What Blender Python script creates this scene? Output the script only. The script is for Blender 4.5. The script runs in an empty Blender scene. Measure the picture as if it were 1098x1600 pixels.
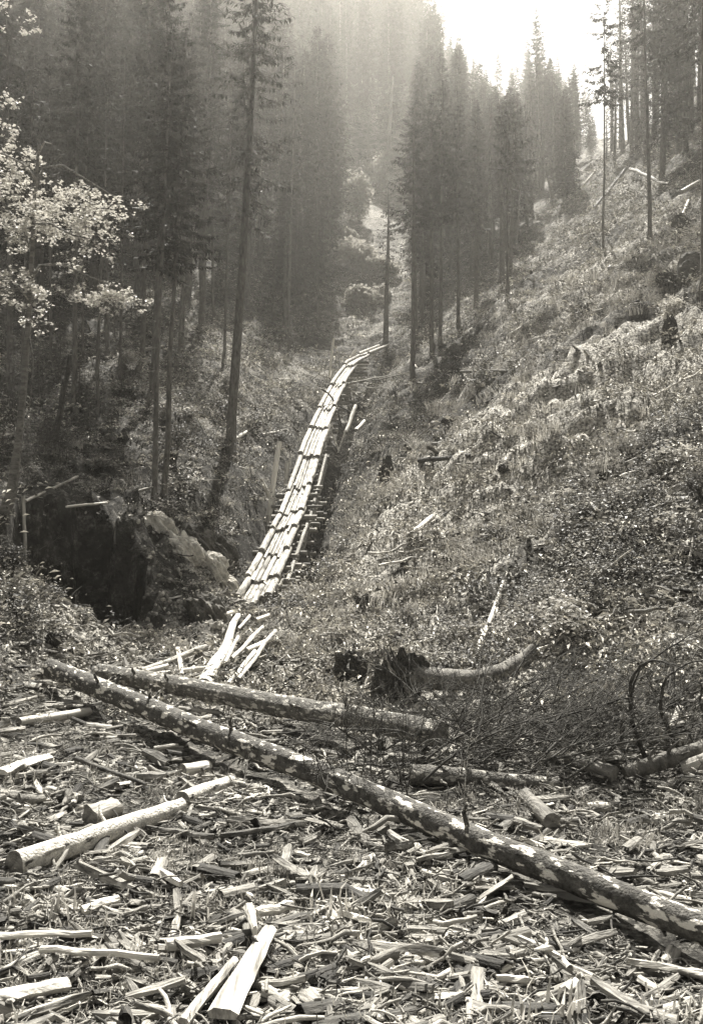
import bpy, math, random
import numpy as np
from mathutils import Vector, Matrix

random.seed(11)
rng = np.random.default_rng(11)
SC = bpy.context.scene
COL = SC.collection
D = bpy.data

# ------------------------------------------------------------------ camera, sky, sun, exposure
F, CX, CY = 1500.0, 549.0, 800.0            # focal length and centre, in photograph pixels
cam_d = D.cameras.new('camera')
cam_d.sensor_fit = 'VERTICAL'
cam_d.sensor_height = 36.0
cam_d.lens = 36.0 * F / 1600.0
cam_d.clip_end = 3000.0
cam_d.clip_start = 0.05
cam = D.objects.new('camera', cam_d)
COL.objects.link(cam)
cam.location = (0, 0, 0)
cam.rotation_euler = (math.radians(90), 0, 0)
SC.camera = cam

SUN_EL, SUN_AZ = math.radians(55), math.radians(2)      # azimuth measured from straight ahead towards the right
sdir = Vector((math.sin(SUN_AZ) * math.cos(SUN_EL), math.cos(SUN_AZ) * math.cos(SUN_EL), math.sin(SUN_EL)))
world = D.worlds.new('World')
SC.world = world
world.use_nodes = True
wn, wl = world.node_tree.nodes, world.node_tree.links
wn.clear()
sky = wn.new('ShaderNodeTexSky')
sky.sky_type = 'NISHITA'
sky.sun_disc = False
sky.sun_elevation = SUN_EL
sky.sun_rotation = SUN_AZ
sky.dust_density = 3.0
bw = wn.new('ShaderNodeRGBToBW')
tint = wn.new('ShaderNodeMix')
tint.data_type = 'RGBA'; tint.blend_type = 'MULTIPLY'
tint.inputs[0].default_value = 1.0
tint.inputs[7].default_value = (1.0, 0.985, 0.95, 1)
bg = wn.new('ShaderNodeBackground')
bg.inputs['Strength'].default_value = 0.05
wo = wn.new('ShaderNodeOutputWorld')
wl.new(sky.outputs[0], bw.inputs[0]); wl.new(bw.outputs[0], tint.inputs[6])
wl.new(tint.outputs[2], bg.inputs['Color']); wl.new(bg.outputs[0], wo.inputs['Surface'])

sun_d = D.lights.new('sun', 'SUN')
sun_d.energy = 5.0
sun_d.angle = math.radians(0.5)
sun_d.color = (1.0, 0.965, 0.90)
sun = D.objects.new('sun', sun_d)
COL.objects.link(sun)
sun.rotation_euler = (-sdir).to_track_quat('-Z', 'Y').to_euler()
sun.location = (0, 0, 60)

SC.view_settings.view_transform = 'Standard'
SC.view_settings.look = 'None'
SC.view_settings.exposure = 1.85
SC.view_settings.gamma = 1.0
SC.view_settings.use_curve_mapping = False
SC.cycles.use_denoising = True
SC.cycles.denoiser = 'OPENIMAGEDENOISE'
SC.cycles.max_bounces = 6
SC.cycles.diffuse_bounces = 2
SC.cycles.glossy_bounces = 1
SC.cycles.transmission_bounces = 2
SC.cycles.volume_bounces = 1
SC.cycles.transparent_max_bounces = 4

# ------------------------------------------------------------------ small helpers
def tag(o, label=None, cat=None, group=None, kind=None):
    if label: o['label'] = label
    if cat: o['category'] = cat
    if group: o['group'] = group
    if kind: o['kind'] = kind
    return o

def empty(name, loc, label, cat, group=None):
    o = D.objects.new(name, None)
    o.empty_display_size = 0.2
    COL.objects.link(o)
    o.location = loc
    return tag(o, label, cat, group)

def make_mesh(name, V, Fs, mats, mi=None, smooth=True):
    """V: n x 3; Fs: list of index arrays (m x 3 or m x 4) or lists; mi: material index per face"""
    me = D.meshes.new(name)
    V = np.asarray(V, dtype=np.float32)
    loops, starts, tot = [], [], 0
    for A in Fs:
        A = np.asarray(A, dtype=np.int32)
        if A.size == 0: continue
        k = A.shape[1]
        loops.append(A.ravel())
        starts.append(tot + np.arange(len(A)) * k)
        tot += A.size
    loops = np.concatenate(loops); starts = np.concatenate(starts)
    me.vertices.add(len(V)); me.vertices.foreach_set('co', V.ravel())
    me.loops.add(len(loops)); me.loops.foreach_set('vertex_index', loops)
    me.polygons.add(len(starts)); me.polygons.foreach_set('loop_start', starts.astype(np.int32))
    if mi is not None:
        me.polygons.foreach_set('material_index', np.asarray(mi, dtype=np.int32))
    me.polygons.foreach_set('use_smooth', np.full(len(starts), smooth, dtype=bool))
    for m in mats: me.materials.append(m)
    me.update(calc_edges=True)
    return me

def link(name, me, loc=(0, 0, 0), parent=None, rot=(0, 0, 0), scale=None):
    o = D.objects.new(name, me)
    COL.objects.link(o)
    o.location = loc
    o.rotation_euler = rot
    if scale is not None: o.scale = scale if hasattr(scale, '__len__') else (scale,) * 3
    if parent is not None: o.parent = parent
    return o

class MB:
    """collects tubes and quads into one mesh"""
    def __init__(s):
        s.V, s.Q, s.T, s.qm, s.tm, s.n = [], [], [], [], [], 0
    def add(s, V, Q=None, T=None, m=0):
        V = np.asarray(V, float)
        if Q is not None and len(Q):
            Q = np.asarray(Q, int); s.Q.append(Q + s.n); s.qm.append(np.full(len(Q), m) if np.isscalar(m) else np.asarray(m))
        if T is not None and len(T):
            T = np.asarray(T, int); s.T.append(T + s.n); s.tm.append(np.full(len(T), m) if np.isscalar(m) else np.zeros(len(T), int))
        s.V.append(V); s.n += len(V)
    def tube(s, P, R, sides=8, m=0, cap=None, rough=0.0, ell=1.0, seed=None):
        P = np.asarray(P, float); n = len(P)
        R = np.broadcast_to(np.asarray(R, float), (n,))
        g = np.random.default_rng(seed) if seed is not None else rng
        t = np.gradient(P, axis=0); t /= np.linalg.norm(t, axis=1)[:, None] + 1e-9
        up = np.array([0, 0, 1.0]) if abs(t[:, 2].mean()) < 0.9 else np.array([1.0, 0, 0])
        a = np.cross(t, up); a /= np.linalg.norm(a, axis=1)[:, None] + 1e-9
        b = np.cross(a, t)
        th = np.linspace(0, 2 * math.pi, sides, endpoint=False)
        rr = R[:, None] * np.ones((1, sides))
        if rough: rr = rr * (1 + rough * (g.random((n, sides)) - 0.5) + rough * 1.2 * (g.random((1, sides)) - 0.5))
        V = P[:, None, :] + rr[:, :, None] * (np.cos(th)[None, :, None] * a[:, None, :] * ell + np.sin(th)[None, :, None] * b[:, None, :])
        V = V.reshape(-1, 3)
        i = np.arange(n - 1)[:, None] * sides; j = np.arange(sides)[None, :]; j2 = (j + 1) % sides
        Q = np.stack([i + j, i + sides + j, i + sides + j2, i + j2], -1).reshape(-1, 4)
        s.add(V, Q, m=m)
        if cap is not None:
            base = s.n - len(V)
            for k, flip in ((0, True), (n - 1, False)):
                c = P[k]
                s.V.append(np.concatenate([V[k * sides:(k + 1) * sides] , [c]])); q = s.n
                T = [[q + x, q + (x + 1) % sides, q + sides] for x in range(sides)]
                T = np.array(T)
                if flip: pass
                else: T = T[:, ::-1]
                s.T.append(T); s.tm.append(np.full(len(T), cap)); s.n += sides + 1
        return s
    def mesh(s, name, mats, smooth=True, off=(0, 0, 0), R=None):
        V = np.concatenate(s.V) - np.asarray(off, float)
        if R is not None: V = V @ R
        Fs, mi = [], []
        if s.Q: Fs.append(np.concatenate(s.Q)); mi.append(np.concatenate(s.qm))
        if s.T: Fs.append(np.concatenate(s.T)); mi.append(np.concatenate(s.tm))
        return make_mesh(name, V, Fs, mats, np.concatenate(mi), smooth)

# value noise
def vnoise(x, y, seed=0):
    xi = np.floor(x).astype(np.int64); yi = np.floor(y).astype(np.int64)
    fx = x - xi; fy = y - yi
    fx = fx * fx * (3 - 2 * fx); fy = fy * fy * (3 - 2 * fy)
    def h(a, b):
        n = (a * 374761393 + b * 668265263 + seed * 1442695041) & 0xffffffff
        n = ((n ^ (n >> 13)) * 1274126177) & 0xffffffff
        n = n ^ (n >> 16)
        return (n & 0xffff) / 65535.0
    return (h(xi, yi) * (1 - fx) + h(xi + 1, yi) * fx) * (1 - fy) + (h(xi, yi + 1) * (1 - fx) + h(xi + 1, yi + 1) * fx) * fy

def fbm(x, y, o=4, seed=0):
    v, a, t = 0, 0.5, 0
    for k in range(o):
        v = v + a * vnoise(x, y, seed + k * 17); t += a
        x = x * 2.03; y = y * 2.03; a *= 0.5
    return v / t

def sstep(a, b, x):
    t = np.clip((x - a) / (b - a), 0, 1)
    return t * t * (3 - 2 * t)

# ------------------------------------------------------------------ materials (tones of a sepia print)
SEP = (1.0, 0.96, 0.868)
def tone(v): return (v * SEP[0], v * SEP[1], v * SEP[2], 1)

def mat(name, lo, hi, scale=(6, 6, 6), contrast=(0.35, 0.65), rough=0.85, bump=0.0, bscale=40, transl=0.0, spec=0.2, random=0.0, detail=6, coord='Object'):
    m = D.materials.new(name); m.use_nodes = True
    n, l = m.node_tree.nodes, m.node_tree.links
    b = n['Principled BSDF']
    b.inputs['Roughness'].default_value = rough
    b.inputs['Specular IOR Level'].default_value = spec
    tc = n.new('ShaderNodeTexCoord'); mp = n.new('ShaderNodeMapping'); mp.inputs['Scale'].default_value = scale
    l.new(tc.outputs[coord], mp.inputs[0])
    no = n.new('ShaderNodeTexNoise'); no.inputs['Scale'].default_value = 1; no.inputs['Detail'].default_value = detail
    no.inputs['Roughness'].default_value = 0.65
    l.new(mp.outputs[0], no.inputs['Vector'])
    cr = n.new('ShaderNodeValToRGB')
    cr.color_ramp.elements[0].position, cr.color_ramp.elements[1].position = contrast
    cr.color_ramp.elements[0].color, cr.color_ramp.elements[1].color = tone(lo), tone(hi)
    l.new(no.outputs['Fac'], cr.inputs[0])
    out = cr.outputs[0]
    if random:
        oi = n.new('ShaderNodeObjectInfo')
        mr = n.new('ShaderNodeMapRange'); mr.inputs[3].default_value = 1 - random; mr.inputs[4].default_value = 1 + random * 0.6
        l.new(oi.outputs['Random'], mr.inputs[0])
        mx = n.new('ShaderNodeVectorMath'); mx.operation = 'SCALE'
        l.new(out, mx.inputs[0]); l.new(mr.outputs[0], mx.inputs['Scale'])
        out = mx.outputs[0]
    l.new(out, b.inputs['Base Color'])
    if bump:
        n2 = n.new('ShaderNodeTexNoise'); n2.inputs['Scale'].default_value = bscale / max(scale) if False else bscale
        n2.inputs['Detail'].default_value = 4
        mp2 = n.new('ShaderNodeMapping'); s0 = max(scale); mp2.inputs['Scale'].default_value = tuple(x / s0 for x in scale)
        l.new(tc.outputs[coord], mp2.inputs[0]); l.new(mp2.outputs[0], n2.inputs['Vector'])
        bp = n.new('ShaderNodeBump'); bp.inputs['Strength'].default_value = bump; bp.inputs['Distance'].default_value = 0.03
        l.new(n2.outputs['Fac'], bp.inputs['Height']); l.new(bp.outputs[0], b.inputs['Normal'])
    if transl:
        tr = n.new('ShaderNodeBsdfTranslucent'); ms = n.new('ShaderNodeMixShader'); ms.inputs[0].default_value = transl
        l.new(out, tr.inputs['Color'])
        l.new(b.outputs[0], ms.inputs[1]); l.new(tr.outputs[0], ms.inputs[2])
        l.new(ms.outputs[0], n['Material Output'].inputs['Surface'])
    return m

M = {}
M['peeled'] = mat('peeled_wood', 0.14, 0.64, (1.3, 10, 10), (0.30, 0.58), 0.7, 0.5, 30, random=0.25)
M['slide'] = mat('slide_wood', 0.09, 0.52, (10, 0.8, 5), (0.32, 0.62), 0.75, 0.6, 30, random=0.45)
M['chip'] = mat('split_wood', 0.025, 0.46, (3, 13, 13), (0.34, 0.74), 0.8, 0.6, 40, random=0.55)
M['weathered'] = mat('weathered_wood', 0.08, 0.42, (2, 12, 12), (0.3, 0.7), 0.85, 0.7, 40, random=0.5)
M['darkwood'] = mat('wet_dark_wood', 0.015, 0.11, (3, 12, 12), (0.35, 0.75), 0.8, 0.7, 40, random=0.4)
M['cut'] = mat('cut_end_grain', 0.07, 0.30, (14, 14, 14), (0.3, 0.7), 0.9, 0.4, 60)
M['bark'] = mat('spruce_bark', 0.045, 0.20, (9, 9, 3), (0.3, 0.7), 0.95, 1.0, 30)
M['twig'] = mat('dead_twig', 0.02, 0.09, (10, 10, 10), (0.3, 0.7), 0.9)
M['palestick'] = mat('barked_branch', 0.06, 0.34, (12, 12, 12), (0.35, 0.65), 0.9, 0.5, 40, random=0.4)
M['burnt'] = mat('charred_wood', 0.012, 0.085, (8, 8, 8), (0.3, 0.7), 0.95, 1.0, 30)
M['needle'] = mat('spruce_needles', 0.018, 0.07, (1.2, 1.2, 1.2), (0.35, 0.65), 0.8, transl=0.18, random=0.3)
M['needle_near'] = mat('spruce_needles_pale', 0.045, 0.14, (1.5, 1.5, 1.5), (0.35, 0.65), 0.8, transl=0.2, random=0.3)
M['leaf'] = mat('maple_leaf', 0.24, 0.64, (5, 5, 5), (0.3, 0.7), 0.55, transl=0.3, spec=0.4)
M['herb'] = mat('herb_leaf', 0.12, 0.50, (3, 3, 3), (0.35, 0.65), 0.6, transl=0.25, random=0.6, spec=0.35)
M['herb_dark'] = mat('bramble_leaf', 0.03, 0.15, (3, 3, 3), (0.35, 0.65), 0.6, transl=0.2, random=0.5, spec=0.35)
M['grass'] = mat('dry_grass', 0.2, 0.5, (3, 3, 3), (0.3, 0.7), 0.7, transl=0.25, random=0.5)
M['palebush'] = mat('pale_bush_leaf', 0.20, 0.42, (1, 1, 1), (0.3, 0.7), 0.7, transl=0.3)
M['gravel'] = mat('bleached_chips', 0.38, 0.80, (9, 9, 9), (0.3, 0.6), 0.85, 0.4, 40, random=0.35)
M['stone'] = mat('pale_stone', 0.20, 0.56, (5, 5, 5), (0.3, 0.7), 0.9, 1.0, 25, random=0.35)
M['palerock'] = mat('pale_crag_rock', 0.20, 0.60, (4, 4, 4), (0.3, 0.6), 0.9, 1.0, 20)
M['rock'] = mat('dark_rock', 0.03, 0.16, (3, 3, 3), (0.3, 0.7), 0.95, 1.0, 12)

def mottled(name, base_lo, base_hi, patch, thr, sc=1.0):
    """bark with pale patches where it has come off"""
    m = mat(name, base_lo, base_hi, (14, 14, 14), (0.3, 0.7), 0.85, 0.9, 45)
    n, l = m.node_tree.nodes, m.node_tree.links
    b = n['Principled BSDF']; src = b.inputs['Base Color'].links[0].from_socket
    tc = n.new('ShaderNodeTexCoord'); mp = n.new('ShaderNodeMapping'); mp.inputs['Scale'].default_value = (2.2 * sc, 5.2 * sc, 5.2 * sc)
    l.new(tc.outputs['Object'], mp.inputs[0])
    no = n.new('ShaderNodeTexNoise'); no.inputs['Scale'].default_value = 1.9; no.inputs['Detail'].default_value = 8; no.inputs['Roughness'].default_value = 0.62
    l.new(mp.outputs[0], no.inputs['Vector'])
    vo = n.new('ShaderNodeTexVoronoi'); vo.inputs['Scale'].default_value = 3.2
    l.new(mp.outputs[0], vo.inputs['Vector'])
    ad = n.new('ShaderNodeMath'); ad.operation = 'MULTIPLY_ADD'; ad.inputs[1].default_value = -0.22
    l.new(vo.outputs['Distance'], ad.inputs[0]); l.new(no.outputs['Fac'], ad.inputs[2])
    cr = n.new('ShaderNodeValToRGB'); cr.color_ramp.elements[0].position = thr; cr.color_ramp.elements[1].position = thr + 0.045
    cr.color_ramp.elements[0].color = (0, 0, 0, 1); cr.color_ramp.elements[1].color = (1, 1, 1, 1)
    l.new(ad.outputs[0], cr.inputs[0])
    mx = n.new('ShaderNodeMix'); mx.data_type = 'RGBA'
    l.new(cr.outputs[0], mx.inputs[0]); l.new(src, mx.inputs[6]); mx.inputs[7].default_value = tone(patch)
    l.new(mx.outputs[2], b.inputs['Base Color'])
    return m
M['mottled'] = mottled('mottled_bark', 0.018, 0.13, 0.64, 0.44)
M['halfpeeled'] = mottled('half_peeled_wood', 0.24, 0.66, 0.05, 0.505, 0.8)
M['board'] = mat('split_board', 0.10, 0.52, (16, 1.1, 8), (0.34, 0.60), 0.75, 0.8, 26)
M['bare'] = mat('fresh_bare_wood', 0.45, 0.80, (1.3, 10, 10), (0.3, 0.6), 0.7, 0.4, 30)
M['lichen'] = mottled('lichen_bark', 0.035, 0.19, 0.46, 0.44, 1.3)

# ------------------------------------------------------------------ the terrain
def P3(px, py, d):
    return np.array([(px - CX) / F * d, d, (CY - py) / F * d])

CP = []
for y in (0, 3, 6, 9, 12, 15):                                  # the debris flat
    for x in (-7, -4, -1.5, 1.5, 4, 6.5):
        if x / (y + 1e-3) > -0.42 or y < 8:
            CP.append((x, y, -3.3 + 0.02 * y + (0.0 if abs(x) < 6 else 0.1)))
px_pts = [
 # flat's far part and the wash up to the chute
 (80,1075,16.2),(200,1058,17.4),(300,1050,18.2),(400,1040,19.0),(330,1005,22),(400,975,26),(400,945,29.3),
 # left bank
 (0,1085,14.5),(-60,1100,13.5),(0,1000,16),(0,905,18.8),(70,935,18.8),(130,992,18.4),(185,1045,18.0),(-200,900,17),(-200,800,20),
 (0,800,25),(60,795,26),(130,797,27),(-150,720,27),
 # rock spur and its foot
 (215,817,28),(290,872,27.8),(350,925,28),(250,985,23.6),(320,985,24),(180,1000,22.5),
 # left slope
 (240,782,31),(150,740,33),(300,790,33),(360,712,41),(235,630,42),(85,700,34),(0,690,33),(-150,600,40),(330,640,50),(400,720,45),
 (400,790,38.5),(350,850,33),(310,520,64),(400,560,66),(460,640,58),(200,520,60),(60,560,50),(-100,450,65),(480,560,76),
 (470,500,92),(380,420,96),(250,400,90),(100,380,88),(0,380,85),(-200,300,95),
 # under the chute
 (430,880,33),(455,830,38),(490,725,47),(520,650,57),(548,605,65),(590,570,74),
 # right slope lower edge
 (460,985,25),(500,1050,19.5),(600,1075,16.6),(700,1080,15.5),(850,1075,14.2),(1000,1085,13.2),(1098,1075,12.8),(1250,1050,12.5),
 (600,1000,20.5),(750,1000,18.5),(900,1000,16.5),(1098,1000,14.5),(1300,900,14.5),
 (520,905,30),(650,900,25),(760,900,22.5),(900,850,21.5),(1098,880,17.5),(1300,750,18),
 (560,800,36),(600,750,40),(640,660,50),(600,640,55),(760,700,33),(760,600,43),(900,700,28.5),(900,560,38),(1000,620,31),
 (1098,700,24),(1098,580,30),(1250,560,26),(1300,400,32),(900,450,52),(1000,440,46),(1098,450,41),(820,440,60),
 (1000,330,62),(1098,300,55),(1250,200,52),(890,410,64),(910,350,84),(960,290,88),(870,310,112),
 (1040,225,86),(1098,180,82),(1250,60,80),(985,232,98),(905,272,118),(1400,-100,90),
 # beyond the left rim of the right slope
 (645,592,62),(680,545,66),(715,508,70),(760,470,76),(800,420,84),(830,360,100),
 # valley head and the far forest
 (570,520,92),(565,440,110),(570,340,138),(625,250,165),(660,420,112),(720,380,115),(780,330,128),(840,295,150),(760,255,175),(690,180,200),
 (480,350,130),(380,280,130),(250,260,125),(100,260,115),(0,260,110),(500,180,185),(300,150,170),(100,130,160),(-100,130,150),
 (600,90,240),(450,60,235),(250,50,220),(50,40,210),(-200,20,190),(640,20,300),(400,-30,300),(100,-40,280),(-300,-80,260),
 (700,110,260),(760,170,250),(850,230,230),(900,262,200),(960,245,180),(1050,235,170),(1200,150,160),
 (700,100,400),(850,225,400),(1000,240,380),(300,-60,400),(1300,100,300),(-500,-150,400),
]
for px, py, d in px_pts:
    CP.append(tuple(P3(px, py, d)))
CP = np.array(CP)
W0 = 6.0
def warp(x, y):
    return x / (y + W0), np.log(y + W0)
cu, cv = warp(CP[:, 0], CP[:, 1]); cu = cu * 2.0
cw = CP[:, 2] / (CP[:, 1] + W0)
def kern(r2): return 0.5 * r2 * np.log(r2 + 1e-12)
n0 = len(CP)
K = kern((cu[:, None] - cu[None]) ** 2 + (cv[:, None] - cv[None]) ** 2) + np.eye(n0) * 0.0012
A = np.zeros((n0 + 3, n0 + 3)); A[:n0, :n0] = K
Pm = np.stack([np.ones(n0), cu, cv], 1); A[:n0, n0:] = Pm; A[n0:, :n0] = Pm.T
sol = np.linalg.solve(A, np.concatenate([cw, np.zeros(3)]))
def tps(u, v):
    u = np.asarray(u) * 2.0; sh = u.shape; u = u.ravel(); v = np.asarray(v).ravel(); out = np.empty(len(u))
    for a in range(0, len(u), 20000):
        U, Vv = u[a:a + 20000], v[a:a + 20000]
        k = kern((U[:, None] - cu[None]) ** 2 + (Vv[:, None] - cv[None]) ** 2)
        out[a:a + 20000] = k @ sol[:n0] + sol[n0] + sol[n0 + 1] * U + sol[n0 + 2] * Vv
    return out.reshape(sh)

# the chute's centre line: pixel x, pixel y, distance
CH = [(398,938,29.0),(424,880,32.6),(442,835,36),(458,800,38.8),(472,755,42),(490,695,47),(505,655,52),(520,620,57),(534,592,62),(549,570,66),(572,555,70),(600,541,74)]
CHP = np.array([P3(*c) for c in CH])
chs = np.concatenate([[0], np.cumsum(np.linalg.norm(np.diff(CHP, axis=0), axis=1))])
def chute(s):
    return np.stack([np.interp(s, chs, CHP[:, k]) for k in range(3)], -1)

NU, NV = 440, 680
ug = np.linspace(-0.78, 0.78, NU); vg = np.linspace(math.log(W0 + 0.0), math.log(430 + W0), NV)
UU, VV = np.meshgrid(ug, vg)
YY = np.exp(VV) - W0; XX = UU * (YY + W0)
# coarse solve, then upsample (smooth field)
cu_, cv_ = np.linspace(-0.78, 0.78, 111), np.linspace(vg[0], vg[-1], 171)
CU, CV = np.meshgrid(cu_, cv_)
CO = tps(CU, CV)
def bil(G, gu, gv, u, v):
    fu = np.clip((u - gu[0]) / (gu[1] - gu[0]), 0, len(gu) - 1.001); fv = np.clip((v - gv[0]) / (gv[1] - gv[0]), 0, len(gv) - 1.001)
    iu = fu.astype(int); iv = fv.astype(int); a = fu - iu; b = fv - iv
    return (G[iv, iu] * (1 - a) + G[iv, iu + 1] * a) * (1 - b) + (G[iv + 1, iu] * (1 - a) + G[iv + 1, iu + 1] * a) * b
ZZ = bil(CO, cu_, cv_, UU, VV) * (YY + W0)

def seg_dist(x, y, pts):
    best = np.full(x.shape, 1e9); par = np.zeros(x.shape)
    for a, b in zip(pts[:-1], pts[1:]):
        ab = b[:2] - a[:2]; L2 = ab @ ab
        t = np.clip(((x - a[0]) * ab[0] + (y - a[1]) * ab[1]) / L2, 0, 1)
        dd = np.hypot(x - a[0] - t * ab[0], y - a[1] - t * ab[1])
        m = dd < best
        best = np.where(m, dd, best); par = np.where(m, a[2] + t * (b[2] - a[2]), par)
    return best, par
near = YY < 120
# trench that the chute spans
dch, zch = seg_dist(XX, YY, CHP)
tw = sstep(29.5, 34, YY) * (1 - sstep(56, 72, YY) * 0.7)
dch2, _ = seg_dist(XX, YY, CHP + np.array([0.9, 0, 0]))
ZZ -= (2.0 * np.exp(-(dch / 1.9) ** 2) + 1.3 * np.exp(-(dch2 / 1.3) ** 2)) * tw
# ground is never higher than the chute's underside
cap = zch - 0.42
ZZ = np.where(dch < 1.0, np.minimum(ZZ, cap), ZZ)
# the pit left of the spur, with a steep back wall
def pit(cx, cy, rx, ry, depth, edge):
    q = np.sqrt(((XX - cx) / rx) ** 2 + ((YY - cy) / ry) ** 2) + (fbm(XX * 0.9, YY * 0.9, 3, 5) - 0.5) * 0.35
    return depth * (1 - sstep(1 - edge, 1 + edge * 0.4, q))
ZZ = ZZ - pit(-7.1, 24.2, 1.9, 3.4, 3.6, 0.13)
ZZ = np.maximum(ZZ, np.where(np.hypot(XX + 7.1, YY - 24.2) < 4.5, -3.9, -99))
# relief, with furrows running down the slopes
sl_ = sstep(17, 24, YY) * sstep(0.8, 2.5, XX + 0.04 * YY)
ZZ += (fbm(XX * 0.22 + 3, YY * 1.1, 4, 6) - 0.5) * 1.7 * sl_ * (1 - sstep(90, 120, YY))
ZZ -= 0.5 * sstep(.62, .75, fbm(XX * .6 + 9, YY * .5, 3, 8)) * sl_
amp = sstep(14, 30, YY)
ZZ += (fbm(XX * 0.35, YY * 0.35, 4, 1) - 0.5) * (0.35 + 0.7 * amp) * (1 - np.exp(-(dch / 2.2) ** 2) * near)
ZZ += (fbm(XX * 1.7, YY * 1.7, 3, 2) - 0.5) * (0.22 + 0.65 * sstep(15, 24, YY))
ZZ += (fbm(XX * 5.5, YY * 5.5, 2, 3) - 0.5) * (0.05 + 0.20 * sstep(12, 20, YY) + 0.22 * sstep(20, 24, YY) * (XX < -1))
ZZ = np.minimum(ZZ, 138 + 0.12 * (ZZ - 138))
ZZ += (fbm(XX * 0.06, YY * 0.06, 3, 4) - 0.5) * 8 * sstep(95, 160, YY)

def ground(x, y):
    u, v = warp(np.asarray(x, float), np.asarray(y, float))
    return bil(ZZ, ug, vg, u, v)
DM = np.concatenate([np.arange(4, 30, 0.06), np.arange(30, 80, 0.15), np.arange(80, 420, 0.6)])
def hit(px, py, default=60.0):
    """where the line of sight through a photograph pixel meets the ground"""
    x = (px - CX) / F * DM; z = (CY - py) / F * DM
    k = np.nonzero(ground(x, DM) > z)[0]
    d = DM[k[0]] if len(k) else default
    x = (px - CX) / F * d
    return np.array([x, d, float(ground(x, d))])
def gz(x, y): return float(ground(x, y))
# terrain sheet ----------------------------------------------------
Vt = np.stack([XX, YY, ZZ], -1).reshape(-1, 3)
i = (np.arange(NV - 1)[:, None] * NU + np.arange(NU - 1)[None]).ravel()
Qt = np.stack([i, i + 1, i + NU + 1, i + NU], -1)

# how much pale litter (chips, gravel) lies on the ground, lowered where shade is painted in
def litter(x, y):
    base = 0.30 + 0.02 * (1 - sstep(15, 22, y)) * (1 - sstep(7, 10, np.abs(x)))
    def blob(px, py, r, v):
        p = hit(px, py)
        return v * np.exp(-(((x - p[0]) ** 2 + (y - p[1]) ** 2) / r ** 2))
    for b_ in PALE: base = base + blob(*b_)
    for b_ in SHADE: base = base - blob(*b_)
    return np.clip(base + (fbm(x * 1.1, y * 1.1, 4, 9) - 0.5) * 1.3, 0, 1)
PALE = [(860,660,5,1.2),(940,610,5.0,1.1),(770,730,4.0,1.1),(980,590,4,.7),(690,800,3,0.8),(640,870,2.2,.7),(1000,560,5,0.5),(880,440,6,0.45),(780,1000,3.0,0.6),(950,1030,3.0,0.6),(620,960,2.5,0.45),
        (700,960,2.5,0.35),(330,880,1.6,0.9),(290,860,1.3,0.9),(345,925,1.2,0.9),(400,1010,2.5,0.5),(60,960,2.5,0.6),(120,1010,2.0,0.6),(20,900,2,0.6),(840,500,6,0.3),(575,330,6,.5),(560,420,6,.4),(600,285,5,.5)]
SHADE = [(150,900,2.6,1.2),(110,850,2.2,1.2),(165,850,1.6,1.0),(140,960,1.5,1.0),(330,850,2.0,1.0),(375,830,2.5,1.0),(405,870,1.5,1.0),(480,850,1.8,1.1),(500,800,2.5,1.1),(520,760,2.5,1.0),(470,890,1.3,1.0),  # spots where the soil is coloured dark and kept bare to imitate shade
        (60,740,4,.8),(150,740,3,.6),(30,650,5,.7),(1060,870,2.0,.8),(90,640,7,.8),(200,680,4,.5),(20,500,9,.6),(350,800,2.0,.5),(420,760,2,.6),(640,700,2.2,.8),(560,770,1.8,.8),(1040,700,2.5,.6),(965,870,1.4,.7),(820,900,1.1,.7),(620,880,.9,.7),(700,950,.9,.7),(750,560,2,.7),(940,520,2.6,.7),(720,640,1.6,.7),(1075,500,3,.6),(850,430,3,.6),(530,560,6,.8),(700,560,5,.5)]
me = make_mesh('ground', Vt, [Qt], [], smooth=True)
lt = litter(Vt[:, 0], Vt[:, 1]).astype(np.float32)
at = me.attributes.new('litter', 'FLOAT', 'POINT'); at.data.foreach_set('value', lt)  # pale litter minus the painted shade spots
gm = D.materials.new('forest_soil'); gm.use_nodes = True
n, l = gm.node_tree.nodes, gm.node_tree.links
b = n['Principled BSDF']; b.inputs['Roughness'].default_value = 0.95; b.inputs['Specular IOR Level'].default_value = 0.1
tc = n.new('ShaderNodeTexCoord')
def ramp(src, p0, p1, c0, c1):
    cr = n.new('ShaderNodeValToRGB'); cr.color_ramp.elements[0].position = p0; cr.color_ramp.elements[1].position = p1
    cr.color_ramp.elements[0].color = c0; cr.color_ramp.elements[1].color = c1; l.new(src, cr.inputs[0]); return cr.outputs[0]
def noise(sc, det=6, ro=0.65):
    no = n.new('ShaderNodeTexNoise'); no.inputs['Scale'].default_value = sc; no.inputs['Detail'].default_value = det; no.inputs['Roughness'].default_value = ro
    l.new(tc.outputs['Object'], no.inputs['Vector']); return no.outputs['Fac']
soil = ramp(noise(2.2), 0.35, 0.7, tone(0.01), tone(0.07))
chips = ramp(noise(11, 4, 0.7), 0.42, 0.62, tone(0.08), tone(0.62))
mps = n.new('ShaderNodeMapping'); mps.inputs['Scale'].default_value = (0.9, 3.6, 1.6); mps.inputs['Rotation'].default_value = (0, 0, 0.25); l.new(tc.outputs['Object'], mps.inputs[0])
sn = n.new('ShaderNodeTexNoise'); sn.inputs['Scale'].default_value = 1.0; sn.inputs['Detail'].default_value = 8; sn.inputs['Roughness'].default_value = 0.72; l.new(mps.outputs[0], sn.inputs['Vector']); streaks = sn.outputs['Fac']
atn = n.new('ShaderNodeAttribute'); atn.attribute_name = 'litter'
br = n.new('ShaderNodeMath'); br.operation = 'MULTIPLY_ADD'; l.new(streaks, br.inputs[0]); br.inputs[1].default_value = 2.6; br.inputs[2].default_value = -1.3
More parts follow.
